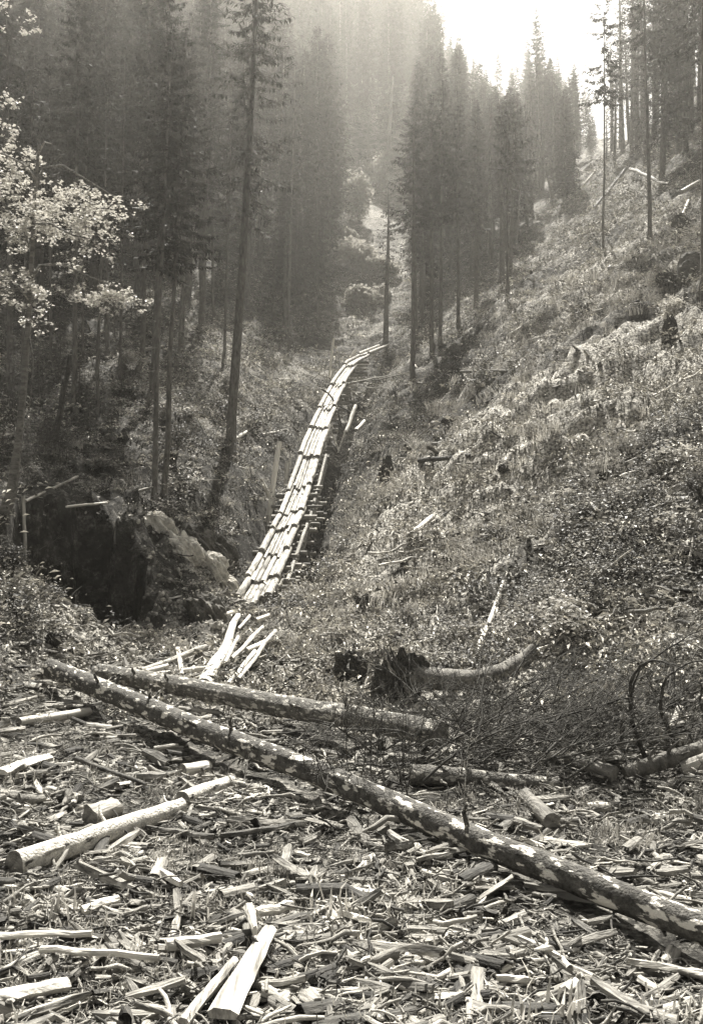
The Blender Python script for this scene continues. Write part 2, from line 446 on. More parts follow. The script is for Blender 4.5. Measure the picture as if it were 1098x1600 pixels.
sm = n.new('ShaderNodeMath'); sm.operation = 'ADD'; sm.use_clamp = True; l.new(br.outputs[0], sm.inputs[0]); l.new(atn.outputs['Fac'], sm.inputs[1])
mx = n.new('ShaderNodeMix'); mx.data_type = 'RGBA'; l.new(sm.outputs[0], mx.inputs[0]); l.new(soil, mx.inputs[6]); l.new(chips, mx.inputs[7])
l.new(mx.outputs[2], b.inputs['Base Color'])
bp = n.new('ShaderNodeBump'); bp.inputs['Strength'].default_value = 1.0; bp.inputs['Distance'].default_value = 0.14
l.new(noise(9, 8, 0.75), bp.inputs['Height']); l.new(bp.outputs[0], b.inputs['Normal'])
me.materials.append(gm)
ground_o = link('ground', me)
tag(ground_o, 'uneven forest floor of the ravine with its slopes', None, None, 'structure')

# haze -------------------------------------------------------------
def haze_box():
    x0, x1, y0, y1, z0, z1 = -350, 350, -14, 445, float(ZZ.min()) - 1.0, float(ZZ.max()) + 31
    V = [(x, y, z) for x in (x0, x1) for y in (y0, y1) for z in (z0, z1)]
    Q = [(0, 1, 3, 2), (4, 6, 7, 5), (0, 4, 5, 1), (2, 3, 7, 6), (0, 2, 6, 4), (1, 5, 7, 3)]
    m = D.materials.new('haze_air'); m.use_nodes = True
    n, l = m.node_tree.nodes, m.node_tree.links
    n.remove(n['Principled BSDF'])
    v = n.new('ShaderNodeVolumePrincipled')
    v.inputs['Color'].default_value = (0.98, 0.955, 0.88, 1)
    v.inputs['Density'].default_value = HAZE
    v.inputs['Anisotropy'].default_value = 0.76
    l.new(v.outputs[0], n['Material Output'].inputs['Volume'])
    m.cycles.homogeneous_volume = True
    o = link('haze', make_mesh('haze', V, [np.array(Q)], [m], smooth=False))
    tag(o, 'thin bright haze filling the ravine and veiling the far forest', None, None, 'stuff')
HAZE = 0.00062
haze_box()
# ------------------------------------------------------------------ trees
def spruce_mesh(h, base, wid, seed, whorl=0.42, per=7, twigs=12, dead=26, droop=0.35, tw=1.0, trunk_r=None, gap=0.15, mats=('needle', 'bark'), lean=0.0):
    """a spruce of height h, its green crown starting at height base; returns (trunk mesh, crown mesh)"""
    g = np.random.default_rng(seed)
    r0 = trunk_r or h * 0.0115
    zs = np.array([0, 0.25, 0.8, 2, h * 0.3, h * 0.6, h * 0.85, h])
    rs = np.array([1.55, 1.2, 1.02, 0.95, 0.8, 0.52, 0.25, 0.05]) * r0
    bx, by = np.cumsum(g.normal(0, 0.0028 * h, 8)), np.cumsum(g.normal(0, 0.0028 * h, 8))
    bx[:2] = 0; by[:2] = 0
    bx = bx + lean * zs / h
    tm = MB(); P = np.stack([bx, by, zs - 0.3], 1)
    tm.tube(P, rs, 10, rough=0.12, seed=seed)
    for k in range(dead):                                       # dry stubs under the crown
        z = g.uniform(min(1.5, base * .3), max(base * 1.05, 2.0)); a = g.uniform(0, 6.283); L = g.uniform(0.25, 1.0) * (0.5 + z / (base + 1e-3))
        x0, y0 = np.interp(z, zs, bx), np.interp(z, zs, by)
        d = np.array([math.cos(a), math.sin(a), -0.25])
        p = np.array([x0, y0, z - 0.3]) + np.outer([0.0, 0.5, 1.0], d * L); p[2, 2] -= 0.08 * L
        tm.tube(p, [0.018, 0.012, 0.004], 3, seed=seed)
    V, Q, n = [], [], 0
    z = base
    def quad(c, d, s, L, w):
        """narrow twig sprays: c start points, d unit directions, s side vectors"""
        nonlocal n
        k = len(c)
        A = c; B = c + d * (L * 0.45)[:, None] + s * (w * 0.5)[:, None]; C_ = c + d * L[:, None]; E = c + d * (L * 0.45)[:, None] - s * (w * 0.5)[:, None]
        V.append(np.stack([A, B, C_, E], 1).reshape(-1, 3)); Q.append(n + np.arange(k * 4).reshape(k, 4)); n += 4 * k
    while z < h - 0.15:
        t = (z - base) / (h - base)
        Lmax = wid * (1 - t) ** 0.75 * (0.55 + 0.45 * min(1, t * 5 + .3)) + 0.12
        m = int(per * (0.7 + 0.6 * g.random()))
        a0 = g.uniform(0, 6.283)
        for k in range(m):
            if g.random() < gap: continue
            a = a0 + k * 6.283 / m + g.normal(0, 0.25)
            L = Lmax * g.uniform(0.55, 1.12)
            zz = z + g.normal(0, whorl * 0.3)
            o = np.array([np.interp(zz, zs, bx), np.interp(zz, zs, by), zz - 0.3])
            ha = np.array([math.cos(a), math.sin(a), 0.0]); sd = np.array([-math.sin(a), math.cos(a), 0.0])
            nt = max(3, int(twigs * (0.35 + L / max(wid, .1) * 0.9)))
            f = np.sort(g.uniform(0.12, 1.0, nt))
            up0 = 0.30 * t * t - droop * (1 - t) * g.uniform(0.6, 1.4)
            pz = lambda q: up0 * L * q + (0.18 * L * q ** 2 * (1 if t < .8 else .6)) - 0.06 * L * np.sin(q * 3.1)
            c = o + ha * (f * L)[:, None]; c[:, 2] += pz(f)
            side = np.where(np.arange(nt) % 2 == 0, 1.0, -1.0)
            dirs = ha * g.uniform(0.35, 0.9, nt)[:, None] + sd * (side * g.uniform(0.45, 1.0, nt))[:, None]
            dirs[:, 2] += g.uniform(-0.55, 0.10, nt) - 0.1
            dirs /= np.linalg.norm(dirs, axis=1)[:, None]
            tl = tw * g.uniform(0.22, 0.55, nt) * (0.45 + 0.6 * (1 - f * 0.55)) * min(1.0, 0.35 + L / 1.8)
            nn = np.stack([g.normal(0, .35, nt), g.normal(0, .35, nt), np.ones(nt)], 1)
            s = np.cross(dirs, nn); s /= np.linalg.norm(s, axis=1)[:, None]
            quad(c, dirs, s, tl, tl * g.uniform(0.20, 0.38, nt))
            # the branch itself, a thin strip with its own needles
            q = np.linspace(0, 1, 4); bp_ = o + ha * (q * L)[:, None]; bp_[:, 2] += pz(q)
            d2 = np.diff(bp_, axis=0); l2 = np.linalg.norm(d2, axis=1); d2 /= l2[:, None]
            s2 = np.cross(d2, np.array([0, 0, 1.0])); s2 /= np.linalg.norm(s2, axis=1)[:, None] + 1e-9
            quad(bp_[:-1], d2, s2, l2 * 1.25, np.full(3, 0.07 * tw * (0.5 + L / 3)))
            # hanging twigs
            nh = max(1, nt // 3); fh = g.uniform(0.2, 1, nh); c = o + ha * (fh * L)[:, None]; c[:, 2] += pz(fh)
            dd = np.stack([g.normal(0, .3, nh), g.normal(0, .3, nh), -np.ones(nh)], 1); dd /= np.linalg.norm(dd, axis=1)[:, None]
            s3 = np.cross(dd, np.stack([np.cos(g.uniform(0, 6.3, nh)), np.sin(g.uniform(0, 6.3, nh)), np.zeros(nh)], 1)); s3 /= np.linalg.norm(s3, axis=1)[:, None] + 1e-9
            lh = tw * g.uniform(0.15, 0.45, nh) * min(1.0, 0.3 + L / 2)
            quad(c, dd, s3, lh, lh * 0.3)
        z += whorl * g.uniform(0.75, 1.3) * (0.6 + 0.4 * (1 - t))
    crown = make_mesh('crown', np.concatenate(V), [np.concatenate(Q)], [M[mats[0]]], smooth=False)
    trunk = tm.mesh('trunk', [M[mats[1]]])
    return trunk, crown

SPR = {
 # name: (height, crown base, width)
 'dense':  [spruce_mesh(26, 3.5 + k, 3.1 + 0.3 * k, 100 + k, whorl=0.5, per=8, twigs=17, tw=1.5, droop=0.4) for k in range(4)],
 'tall':   [spruce_mesh(28, 11 + 1.5 * k, 2.6, 120 + k, whorl=0.5, per=7, twigs=15, tw=1.4, droop=0.4) for k in range(3)],
 'thin':   [spruce_mesh(25, 6 + 3 * k, 1.9, 140 + k, whorl=0.62, per=5, twigs=11, tw=1.15, droop=0.45, gap=0.3) for k in range(4)],
 'small':  [spruce_mesh(7, 0.5, 1.5, 160 + k, whorl=0.30, per=7, twigs=11, tw=0.8, dead=4, droop=0.25, mats=('needle_near', 'bark')) for k in range(3)],
}
def plant_tree(kind, var, p, height, label, group=None, name='spruce_tree', rz=None, tilt=(0, 0), wide=1.0):
    h0 = {'dense': 26, 'tall': 28, 'thin': 25, 'small': 7}[kind]
    t, c = SPR[kind][var % len(SPR[kind])]
    s = height / h0
    e = empty(name, tuple(p), label, 'tree', group)
    e.rotation_euler = (tilt[0], tilt[1], random.uniform(0, 6.283) if rz is None else rz)
    e.scale = (s * wide, s * wide, s)
    link('trunk', t, parent=e); link('crown', c, parent=e)
    return e

def tree_at(px, py, kind, var, top, label, **kw):
    p = hit(px, py)
    h = (py - top) / F * p[1]
    return plant_tree(kind, var, p, h, label, **kw)

# the trees one can tell apart, from their base pixel and the pixel height of their tips
def spruce_own(px, py, base_px, top_px, dia_px, wid_m, label, seed, dense=1.0, name='spruce_tree', lean_px=0, twg=1.0, gap=0.15, dead=40, mats=('needle', 'bark'), droop=.4):
    p = hit(px, py); k = p[1] / F
    h = (py - top_px) * k; b = (py - base_px) * k
    t, c = spruce_mesh(h, b, wid_m, seed, whorl=0.42, per=int(7 * dense), twigs=int(36 * dense), tw=0.68 * twg, trunk_r=dia_px * k / 2, gap=gap, dead=dead, lean=lean_px * k, mats=mats, droop=droop)
    e = empty(name, tuple(p), label, 'tree')
    link('trunk', t, parent=e); link('crown', c, parent=e)
    return e

spruce_own(362, 712, 320, -260, 17, 2.9, 'tall straight spruce standing alone on the slope left of the log slide', 201, lean_px=50, dense=1.0, dead=60, gap=.3)
spruce_own(241, 782, 395, 20, 9, 1.6, 'thin bare spruce trunk, left one of the close pair above the pale rock spur', 202, lean_px=26)
spruce_own(257, 776, 400, 40, 9, 1.6, 'thin bare spruce trunk, right one of the close pair above the pale rock spur', 203, lean_px=30)
spruce_own(233, 628, 340, -80, 14, 2.4, 'thicker spruce trunk rising close behind the thin pair of trunks', 204, lean_px=28, dense=1.2)
spruce_own(214, 580, 330, -120, 9, 2.4, 'dark spruce trunk just left of the thicker trunk behind the thin pair', 205, lean_px=12, dense=1.2)
spruce_own(310, 520, 300, -120, 10, 2.6, 'spruce on the upper left slope between the thin pair and the lone tall spruce', 206, lean_px=22, dense=1.2)
spruce_own(168, 560, 250, -120, 8, 2.6, 'spruce with a low dark crown behind the pale leaved maple branches', 207, dense=1.2)
spruce_own(120, 650, 280, -60, 9, 2.6, 'spruce standing close behind the leaning maple trunk', 208, dense=1.2, lean_px=10)
spruce_own(20, 620, 260, -30, 9, 2.8, 'dark spruce behind the maple at the far left edge of the slope', 209, dense=1.2)
spruce_own(645, 592, 345, 150, 8, 2.4, 'spruce with a bare lower trunk standing beside the upper end of the log slide', 210, dense=1.1)
spruce_own(676, 548, 350, 140, 8, 2.4, 'left one of two close bare trunks where the forest meets the right slope', 211, dense=1.1)
spruce_own(688, 540, 330, 120, 7, 2.4, 'right one of two close bare trunks where the forest meets the right slope', 212, dense=1.1)
spruce_own(716, 508, 330, 150, 6, 2.2, 'slim spruce trunk rising from the edge of the right slope among dead poles', 213, dense=1.0)
spruce_own(790, 470, 250, 140, 5, 2.3, 'slender spruce at the dark forest edge above the bare right slope', 214, dense=1.0)
spruce_own(1015, 372, 70, -150, 7, 2.0, 'slender tall trunk standing on the right slope between pale fallen poles', 215, gap=0.4, lean_px=-6)
spruce_own(1094, 462, 60, -250, 13, 2.6, 'thick tall trunk at the right edge of the picture above the boulder', 216, gap=0.3, lean_px=-4)
spruce_own(945, 400, 150, -40, 4, 1.6, 'very thin young spruce on the upper right slope', 217, gap=0.4)
spruce_own(836, 300, 240, 12, 6, 3.0, 'tallest spruce against the white sky at the head of the valley', 218, twg=1.35, gap=0.2)
spruce_own(896, 268, 200, 95, 4.5, 2.2, 'thin spruce on the saddle against the white sky beside the right ridge', 219, twg=1.3, gap=0.25)

# dead snags
def pole(name, A, B, rA, rB, m, label, cat, sides=8, bend=0.0, n=6, cap=True, group=None, rough=0.15, parent=None, stubs=0, wob=0.005, seed=None, mcap='cut'):
    g = np.random.default_rng(seed if seed is not None else random.randrange(1 << 30))
    A = np.asarray(A, float); B = np.asarray(B, float)
    q = np.linspace(0, 1, n)
    P = A + (B - A) * q[:, None]
    L = np.linalg.norm(B - A)
    kq = np.linspace(0, 1, 6); ko = g.normal(0, 1, (6, 3)); ko[0] = ko[-1] = 0
    off = np.stack([np.interp(q, kq, ko[:, j]) for j in range(3)], 1)
    P = P + off * L * wob
    if bend: P[:, 2] += bend * np.sin(q * math.pi) if np.isscalar(bend) else 0
    mb = MB(); mb.tube(P, rA + (rB - rA) * q, sides, rough=rough, cap=1 if cap else None, seed=int(g.integers(1 << 30)))
    ax_ = (B - A) / L; h_ = np.array([0, 0, 1.0]) if abs(ax_[2]) < .9 else np.array([0, 1.0, 0])
    y_ = np.cross(h_, ax_); y_ /= np.linalg.norm(y_); R = np.stack([ax_, y_, np.cross(ax_, y_)], 1)
    me = mb.mesh(name, [M[m], M[mcap]], off=A, R=R)
    o = link(name, me, A, parent, rot=Matrix(R.tolist()).to_euler())
    if parent is None: tag(o, label, cat, group)
    for k in range(stubs):
        f = g.uniform(0.1, 0.95); c = A + (B - A) * f; r = rA + (rB - rA) * f
        dv = g.normal(0, 1, 3); ax = (B - A) / L; dv -= ax * (dv @ ax); dv /= np.linalg.norm(dv); dv[2] = abs(dv[2])
        sb = MB(); Ls = g.uniform(0.10, 0.28) * (r / 0.15) ** .5
        sb.tube(np.array([c, c + dv * (r + Ls * .5), c + dv * (r + Ls) + ax * Ls * .3]), [r * .22, r * .16, r * .09], 6, cap=1, seed=k)
        s_ = link('branch_stub', sb.mesh('branch_stub', [M[m], M[mcap]], off=A, R=R), (0, 0, 0), o)
    return o
def G(px, py, up=0.0):
    p = hit(px, py); p = p.copy(); p[2] += up; return p
def at_d(px, py, d): return P3(px, py, d)

a = hit(392, 470); pole('dead_tree', G(392, 440), at_d(410, 245, a[1]), 0.14, 0.06, 'palestick', 'slim pale dead trunk beside the lone tall spruce', 'tree')
pole('dead_tree', G(572, 300, -1), at_d(577, 185, hit(572, 300)[1]), 0.35, 0.15, 'palestick', 'pale dead trunk standing in the hazy forest above the pale bushes', 'tree')
pole('dead_tree', G(605, 250, -1), at_d(614, 120, hit(605, 250)[1]), 0.45, 0.15, 'palestick', 'tall pale dead trunk in the haze at the top of the pale gully', 'tree')
pole('leaning_tree', G(866, 318), at_d(852, 262, hit(866, 318)[1]), 0.3, 0.15, 'bark', 'bare leaning trunk at the forest edge near the saddle', 'tree')
pole('leaning_tree', G(85, 702), at_d(110, 555, hit(85, 702)[1]), 0.13, 0.08, 'burnt', 'dark leaning dead trunk behind the maple', 'tree')
pole('leaning_tree', G(752, 440), at_d(735, 385, hit(752, 440)[1]), 0.2, 0.12, 'bark', 'dark trunk leaning left at the forest edge above the right slope', 'tree')

# the forest behind: individuals on the far slopes
GRP = 'spruces of the dense hazy forest'
cand = []
def try_plant(x, y, mind):
    for (a_, b_) in cand:
        if (a_ - x) ** 2 + (b_ - y) ** 2 < mind * mind: return False
    cand.append((x, y)); return True
def tree_label(px, py, d, k, hh, zone):
    look = {'dense': 'bushy', 'tall': 'bare stemmed', 'thin': 'thin crowned'}[k]
    size = 'short' if hh < 14 else ('tall' if hh > 23 else 'middling')
    for lim, w in ((60, 'beyond the maple at the left edge'), (150, 'above the maple boughs'), (215, 'left of the thin trunk pair'), (290, 'behind the thin trunk pair'), (345, 'left of the lone tall spruce'), (430, 'right behind the lone tall spruce'),
                   (500, 'left above the slide end'), (545, 'beside the pale bushes'), (640, 'right of the pale bushes'), (690, 'over the two close bare trunks'), (735, 'under the left rim of the sky'), (800, 'left of the tallest skyline spruce'),
                   (860, 'around the tallest skyline spruce'), (935, 'beside the saddle'), (1000, 'on the ridge by the saddle'), (1060, 'on the ridge above the slender trunk'), (9999, 'on the ridge at the right edge')):
        if px < lim: break
    depth = 'nearer' if d < 85 else ('hazy' if d < 125 else 'very hazy')
    return '%s %s %s spruce %s' % (depth, size, look, w)
def forest(n, pxr, dr, kinds, hr, mind, label, keep, far=None, ww=1.0):
    c, tries = 0, 0
    sky_x = [-400, 640, 690, 715, 760, 800, 836, 870, 890, 905, 940, 965, 1200]
    sky_y = [-999, -40, 60, 100, 140, 150, 110, 130, 150, 185, 215, -60, -200]
    while c < n and tries < n * 60:
        tries += 1
        px = random.uniform(*pxr); d = math.exp(random.uniform(math.log(dr[0]), math.log(dr[1])))
        x = (px - CX) / F * d; z = gz(x, d); py = CY - z / d * F
        if not keep(px, py, d): continue
        if not try_plant(x, d, mind): continue
        k = random.choice(kinds); hh = random.uniform(*hr)
        lim = np.interp(px, sky_x, sky_y) + random.choice([0, 0, 0, 15, 30, -12, -35])
        hh = min(hh, (py - lim) / F * d)
        if hh < 4.5: continue
        lab = tree_label(px, py, d, k, hh, label) if far is None else ''
        if far is not None:
            far.append((x, d, z, hh, k)); c += 1; continue
        plant_tree(k, random.randrange(4), (x, d, z), hh, lab, GRP, tilt=(random.gauss(0, .015), random.gauss(0, .015)), wide=random.uniform(1.05, 1.45) * ww)
        c += 1
    return c
# left flank above the open ground
forest(85, (-160, 510), (58, 130), ['dense', 'tall', 'tall'], (20, 29), 3.2, 'spruce crowded on the left flank of the ravine, half lost in haze',
       lambda px, py, d: py < 475 + (px - 0) * 0.02 and not (520 < px < 640) and (px < 440 or py < 430))
# the steep valley head
forest(74, (380, 800), (95, 200), ['dense', 'dense', 'tall'], (20, 29), 3.6, 'spruce in the dense hazy forest at the steep head of the ravine',
       lambda px, py, d: not (522 < px < 640 and 235 < py < 560) and not (545 < px < 635 and 225 < py) and py > 60 and not (px > 690 and py > 470))
FAR = []
forest(330, (-140, 720), (130, 300), ['dense', 'dense', 'tall'], (22, 30), 3.4, '',
       lambda px, py, d: py < 330 and not (545 < px < 635 and py > 228), far=FAR)
# the right flank of the valley head under the sky
forest(50, (700, 935), (120, 230), ['dense', 'thin'], (12, 22), 4.0, '',
       lambda px, py, d: 180 < py < 300, far=FAR)
forest(46, (690, 890), (98, 190), ['thin', 'thin', 'tall', 'dense'], (15, 23), 3.8, 'spruce on the wooded rise under the white sky right of the ravine head',
       lambda px, py, d: py > 215 and py < 420 and d > 92)
# the right ridge
forest(42, (945, 1098), (70, 125), ['thin'], (11, 21), 1.7, 'thin crowned spruce along the right ridge with sky between the trunks',
       lambda px, py, d: 150 < py < 262, ww=1.0)
forest(14, (1030, 1240), (52, 92), ['thin', 'tall', 'dense'], (13, 22), 3.0, 'spruce crowding the top right corner of the slope',
       lambda px, py, d: 100 < py < 300, ww=.8)
# lower wood edge right of the slide
forest(10, (600, 800), (70, 96), ['thin', 'thin', 'tall'], (12, 18), 2.6, 'spruce in the dark wood just beyond the rim of the right slope',
       lambda px, py, d: py > 330 and py < 560)
forest(10, (430, 560), (84, 105), ['dense'], (10, 16), 3.0, 'shorter dark spruce crowding round the upper end of the log slide',
       lambda px, py, d: py > 380 and py < 520 and not (500 < px < 625))
# left middle: young spruces
for (px, py, top) in [(45, 760, 650), (75, 720, 600), (105, 730, 630), (140, 700, 600), (20, 650, 520), (50, 590, 480), (170, 690, 600), (190, 620, 520), (5, 720, 600),(125, 640, 520), (60, 640, 520), (30, 700, 590), (150, 600, 500), (95, 600, 470), (10, 560, 440), (180, 530, 420), (270, 500, 400), (450, 560, 470), (475, 540, 455), (340, 470, 380)]:
    p = hit(px, py)
    plant_tree('small', random.randrange(3), p, (py - top) / F * p[1], ('very small' if (py - top) / F * p[1] < 2.6 else ('middling' if (py - top) / F * p[1] < 3.4 else 'taller')) + ' young bushy spruce ' + ('behind the maple stem' if px < 50 else ('just right of the maple stem' if px < 100 else ('beside the dark leaning tree' if px < 135 else ('left of the thin trunk pair' if px < 200 else ('right of the thin trunk pair' if px < 400 else 'on the gully edge by the upper slide'))))) + (', lower one' if py > 640 else ', upper one'), 'young spruces on the left slope', name='young_spruce')

for k, (px, py, bs, tp, dia, lb) in enumerate([(32, 610, 330, 60, 5, 'thin trunk in the maple shade, leftmost of the slim stand'), (78, 585, 330, 40, 5, 'thin trunk just right of the maple stem'), (133, 565, 330, 60, 5, 'thin trunk behind the short pale log under the maple'),
        (152, 650, 360, 90, 6, 'thin dark trunk in front of the undergrowth left of the pair'), (188, 600, 340, 60, 5, 'thin trunk between the maple and the trunk pair'), (272, 590, 350, 60, 5, 'thin trunk just right of the trunk pair'),
        (287, 545, 330, 30, 5, 'thin trunk over the grey log behind the pair'), (333, 505, 300, 20, 5, 'slim trunk left of the lone tall spruce'), (348, 570, 330, 60, 5, 'slim trunk close beside the lone tall spruce'), (425, 500, 320, 40, 5, 'slim trunk right of the lone tall spruce'), (455, 530, 340, 90, 5, 'slim trunk on the gully edge above the slide')]):
    spruce_own(px, py, bs, tp, dia, 2.0, lb, 240 + k, dense=.7, lean_px=random.uniform(-5, 25))
for k, (px, py, tp, lb) in enumerate([(300, 420, 250, 'pale bare snag behind the lone tall spruce'), (455, 400, 260, 'pale bare snag in the haze left of the pale bushes'), (500, 450, 330, 'short bare snag left of the pale bushes'), (690, 440, 270, 'bare snag over the two close trunks'),
        (760, 400, 250, 'bare snag under the rim of the wood'), (245, 330, 180, 'pale bare snag high in the left wood'), (660, 470, 360, 'short bare snag near the upper slide'), (805, 390, 290, 'bare snag near the forest edge')]):
    p = hit(px, py); pole('dead_tree', p, at_d(px + random.uniform(-8, 14), tp, p[1]), .14, .05, 'palestick', lb, 'tree')
# ------------------------------------------------------------------ the maple on the left bank
def leaves_mesh(C_, size, g, flat=0.55, cup=0.15, asp=0.42):
    """n folded leaves at centres C_: two quads-halves each (4 verts, 2 tris)"""
    n = len(C_)
    nrm = np.stack([g.normal(0, flat, n), g.normal(0, flat, n), np.ones(n)], 1); nrm /= np.linalg.norm(nrm, axis=1)[:, None]
    a = g.uniform(0, 6.283, n); d = np.stack([np.cos(a), np.sin(a), np.zeros(n)], 1)
    d -= nrm * (d * nrm).sum(1)[:, None]; d /= np.linalg.norm(d, axis=1)[:, None]
    s = np.cross(nrm, d); L = size * g.uniform(0.6, 1.3, n)
    A = C_ - d * (L * 0.5)[:, None]; B = C_ + d * (L * 0.5)[:, None] - nrm * (L * cup)[:, None]
    R_ = C_ + s * (L * asp)[:, None] + nrm * (L * cup)[:, None]; L_ = C_ - s * (L * asp)[:, None] + nrm * (L * cup)[:, None]
    V = np.stack([A, R_, B, L_], 1).reshape(-1, 3); k = np.arange(n) * 4
    T = np.concatenate([np.stack([k, k + 1, k + 2], 1), np.stack([k, k + 2, k + 3], 1)])
    return V, T

def maple():
    g = np.random.default_rng(5)
    base = hit(8, 800); d = base[1]; k = d / F
    e = empty('maple_tree', tuple(base), 'slender maple with bright pale leaves leaning over the left bank', 'tree')
    def path(pts): return np.array([P3(px, py, d + dd) for px, py, dd in pts]) - base
    t = MB(); t.tube(path([(2, 815, 0), (18, 770, 0), (28, 700, .1), (38, 600, .2), (46, 480, .2), (52, 370, .1), (57, 280, 0), (62, 215, 0)]),
                     np.array([11, 8.5, 6, 5, 4.3, 3.6, 2.6, 1.5]) * k, 10, rough=.1)
    link('trunk', t.mesh('trunk', [M['weathered']]), parent=e)
    limbs = [[(47, 440, .2), (62, 415, .1), (95, 412, 0), (140, 432, -.1), (185, 448, -.2), (215, 462, -.3)],
             [(55, 300, 0), (68, 262, .2), (98, 258, .3), (135, 280, .3), (175, 305, .4), (190, 316, .4)],
             [(50, 400, .1), (40, 360, .4), (15, 330, .8), (-20, 320, 1.2)], [(57, 280, 0), (35, 255, -.5), (5, 240, -.8), (-30, 235, -1)],
             [(53, 350, .1), (80, 350, -.5), (115, 368, -.9), (150, 375, -1.2)], [(47, 470, .2), (30, 450, -.3), (0, 455, -.8)],
             [(44, 520, .2), (52, 560, .0), (50, 600, .0), (46, 640, .1)], [(60, 240, 0), (70, 222, -.3), (82, 225, -.5)]]
    for lb in limbs:
        m = MB(); m.tube(path(lb), np.linspace(2.2, .7, len(lb)) * k, 6, rough=.1)
        link('limb', m.mesh('limb', [M['palestick']]), parent=e)
    blobs = [(20, 255, 45, 22, 420), (60, 232, 25, 10, 120), (5, 215, 30, 25, 220), (20, 320, 45, 28, 700), (60, 330, 40, 22, 500), (105, 318, 50, 24, 600), (150, 318, 36, 20, 480), (178, 316, 16, 9, 140),
             (110, 350, 45, 18, 420), (140, 370, 32, 14, 240), (70, 360, 40, 18, 300), (25, 355, 35, 18, 260), (20, 430, 45, 22, 420), (55, 452, 34, 16, 220), (5, 470, 30, 14, 160), (65, 486, 14, 10, 90),
             (160, 458, 46, 11, 480), (205, 460, 18, 8, 160), (140, 462, 20, 9, 160), (128, 410, 20, 6, 70), (60, 500, 22, 16, 60), (20, 20, 26, 16, 160), (-5, 150, 26, 30, 140), (25, 140, 20, 14, 60), (0, 290, 40, 20, 260)]
    C_ = []
    for px, py, rx, ry, n in blobs:
        n = int(n * 0.75)
        for c_ in range(max(3, n // 12)):
            u, v = g.normal(0, .55), g.normal(0, .62)
            w_ = g.uniform(.5, 1.1); nn = int(g.integers(9, 20)); q = g.random(nn)
            a_ = g.uniform(0, 6.283); L = g.uniform(.25, .6)
            c0 = np.array([(px + u * rx - CX) / F * d, d + g.normal(0, .6), (CY - (py + v * ry + abs(u) * ry * .35)) / F * d])
            dv = np.array([math.cos(a_), math.sin(a_) * .8, -.30]) * L
            C_.append(c0 + dv * q[:, None] + g.normal(0, .055, (nn, 3)) * [1, 1, .7])
    C_ = np.concatenate(C_) - base
    V, T = leaves_mesh(C_, 0.095, g, 0.45)
    link('crown', make_mesh('crown', V, [T], [M['leaf']], smooth=False), parent=e)
maple()

# pale leafy bushes in the gully above the slide
def bush(name, p, rx, ry, rz, n, size, m, label, cat='bush', group=None, seed=0, stems=7):
    g = np.random.default_rng(seed)
    e = empty(name, tuple(p), label, cat, group)
    sm_ = MB()
    K = 9
    cc = np.stack([g.normal(0, .45, K) * rx, g.normal(0, .45, K) * ry, g.uniform(.35, 1.0, K) * rz], 1)
    for c in cc[:stems]:
        sm_.tube(np.array([[0, 0, -.1], c * [.45, .45, .5], c]), np.array([.02, .014, .006]) * max(1, rz), 4, seed=seed)
    link('stem', sm_.mesh('stem', [M['twig']]), parent=e)
    w = g.integers(0, K, n)
    C_ = cc[w] + g.normal(0, 1, (n, 3)) * np.array([rx, ry, rz * .8]) * .24
    C_[:, 2] = np.maximum(C_[:, 2], .05)
    V, T = leaves_mesh(C_, size, g, .6)
    link('foliage', make_mesh('foliage', V, [T], [M[m]], smooth=False), parent=e)
    return e
for k, (px, py, rw, rh, lb) in enumerate([
        (562, 352, 28, 60, 'largest pale sunlit bush in the gully above the log slide'),
        (590, 305, 20, 45, 'pale sunlit bush above the largest one in the gully'),
        (613, 268, 12, 26, 'topmost small pale bush of the hazy gully'),
        (565, 425, 38, 45, 'wide pale bush in the gully below a dark gap'),
        (546, 385, 16, 20, 'small pale bush beside the dark gap in the gully'),
        (590, 440, 26, 26, 'pale bush right of the wide one in the gully'),
        (575, 480, 24, 26, 'lowest pale bush over the upper end of the log slide')]):
    p = hit(px, py); q = p[1] / F
    bush('pale_bush', p, rw * q, rw * q * .8, rh * q, 2600, 0.5, 'palebush', lb, seed=300 + k)

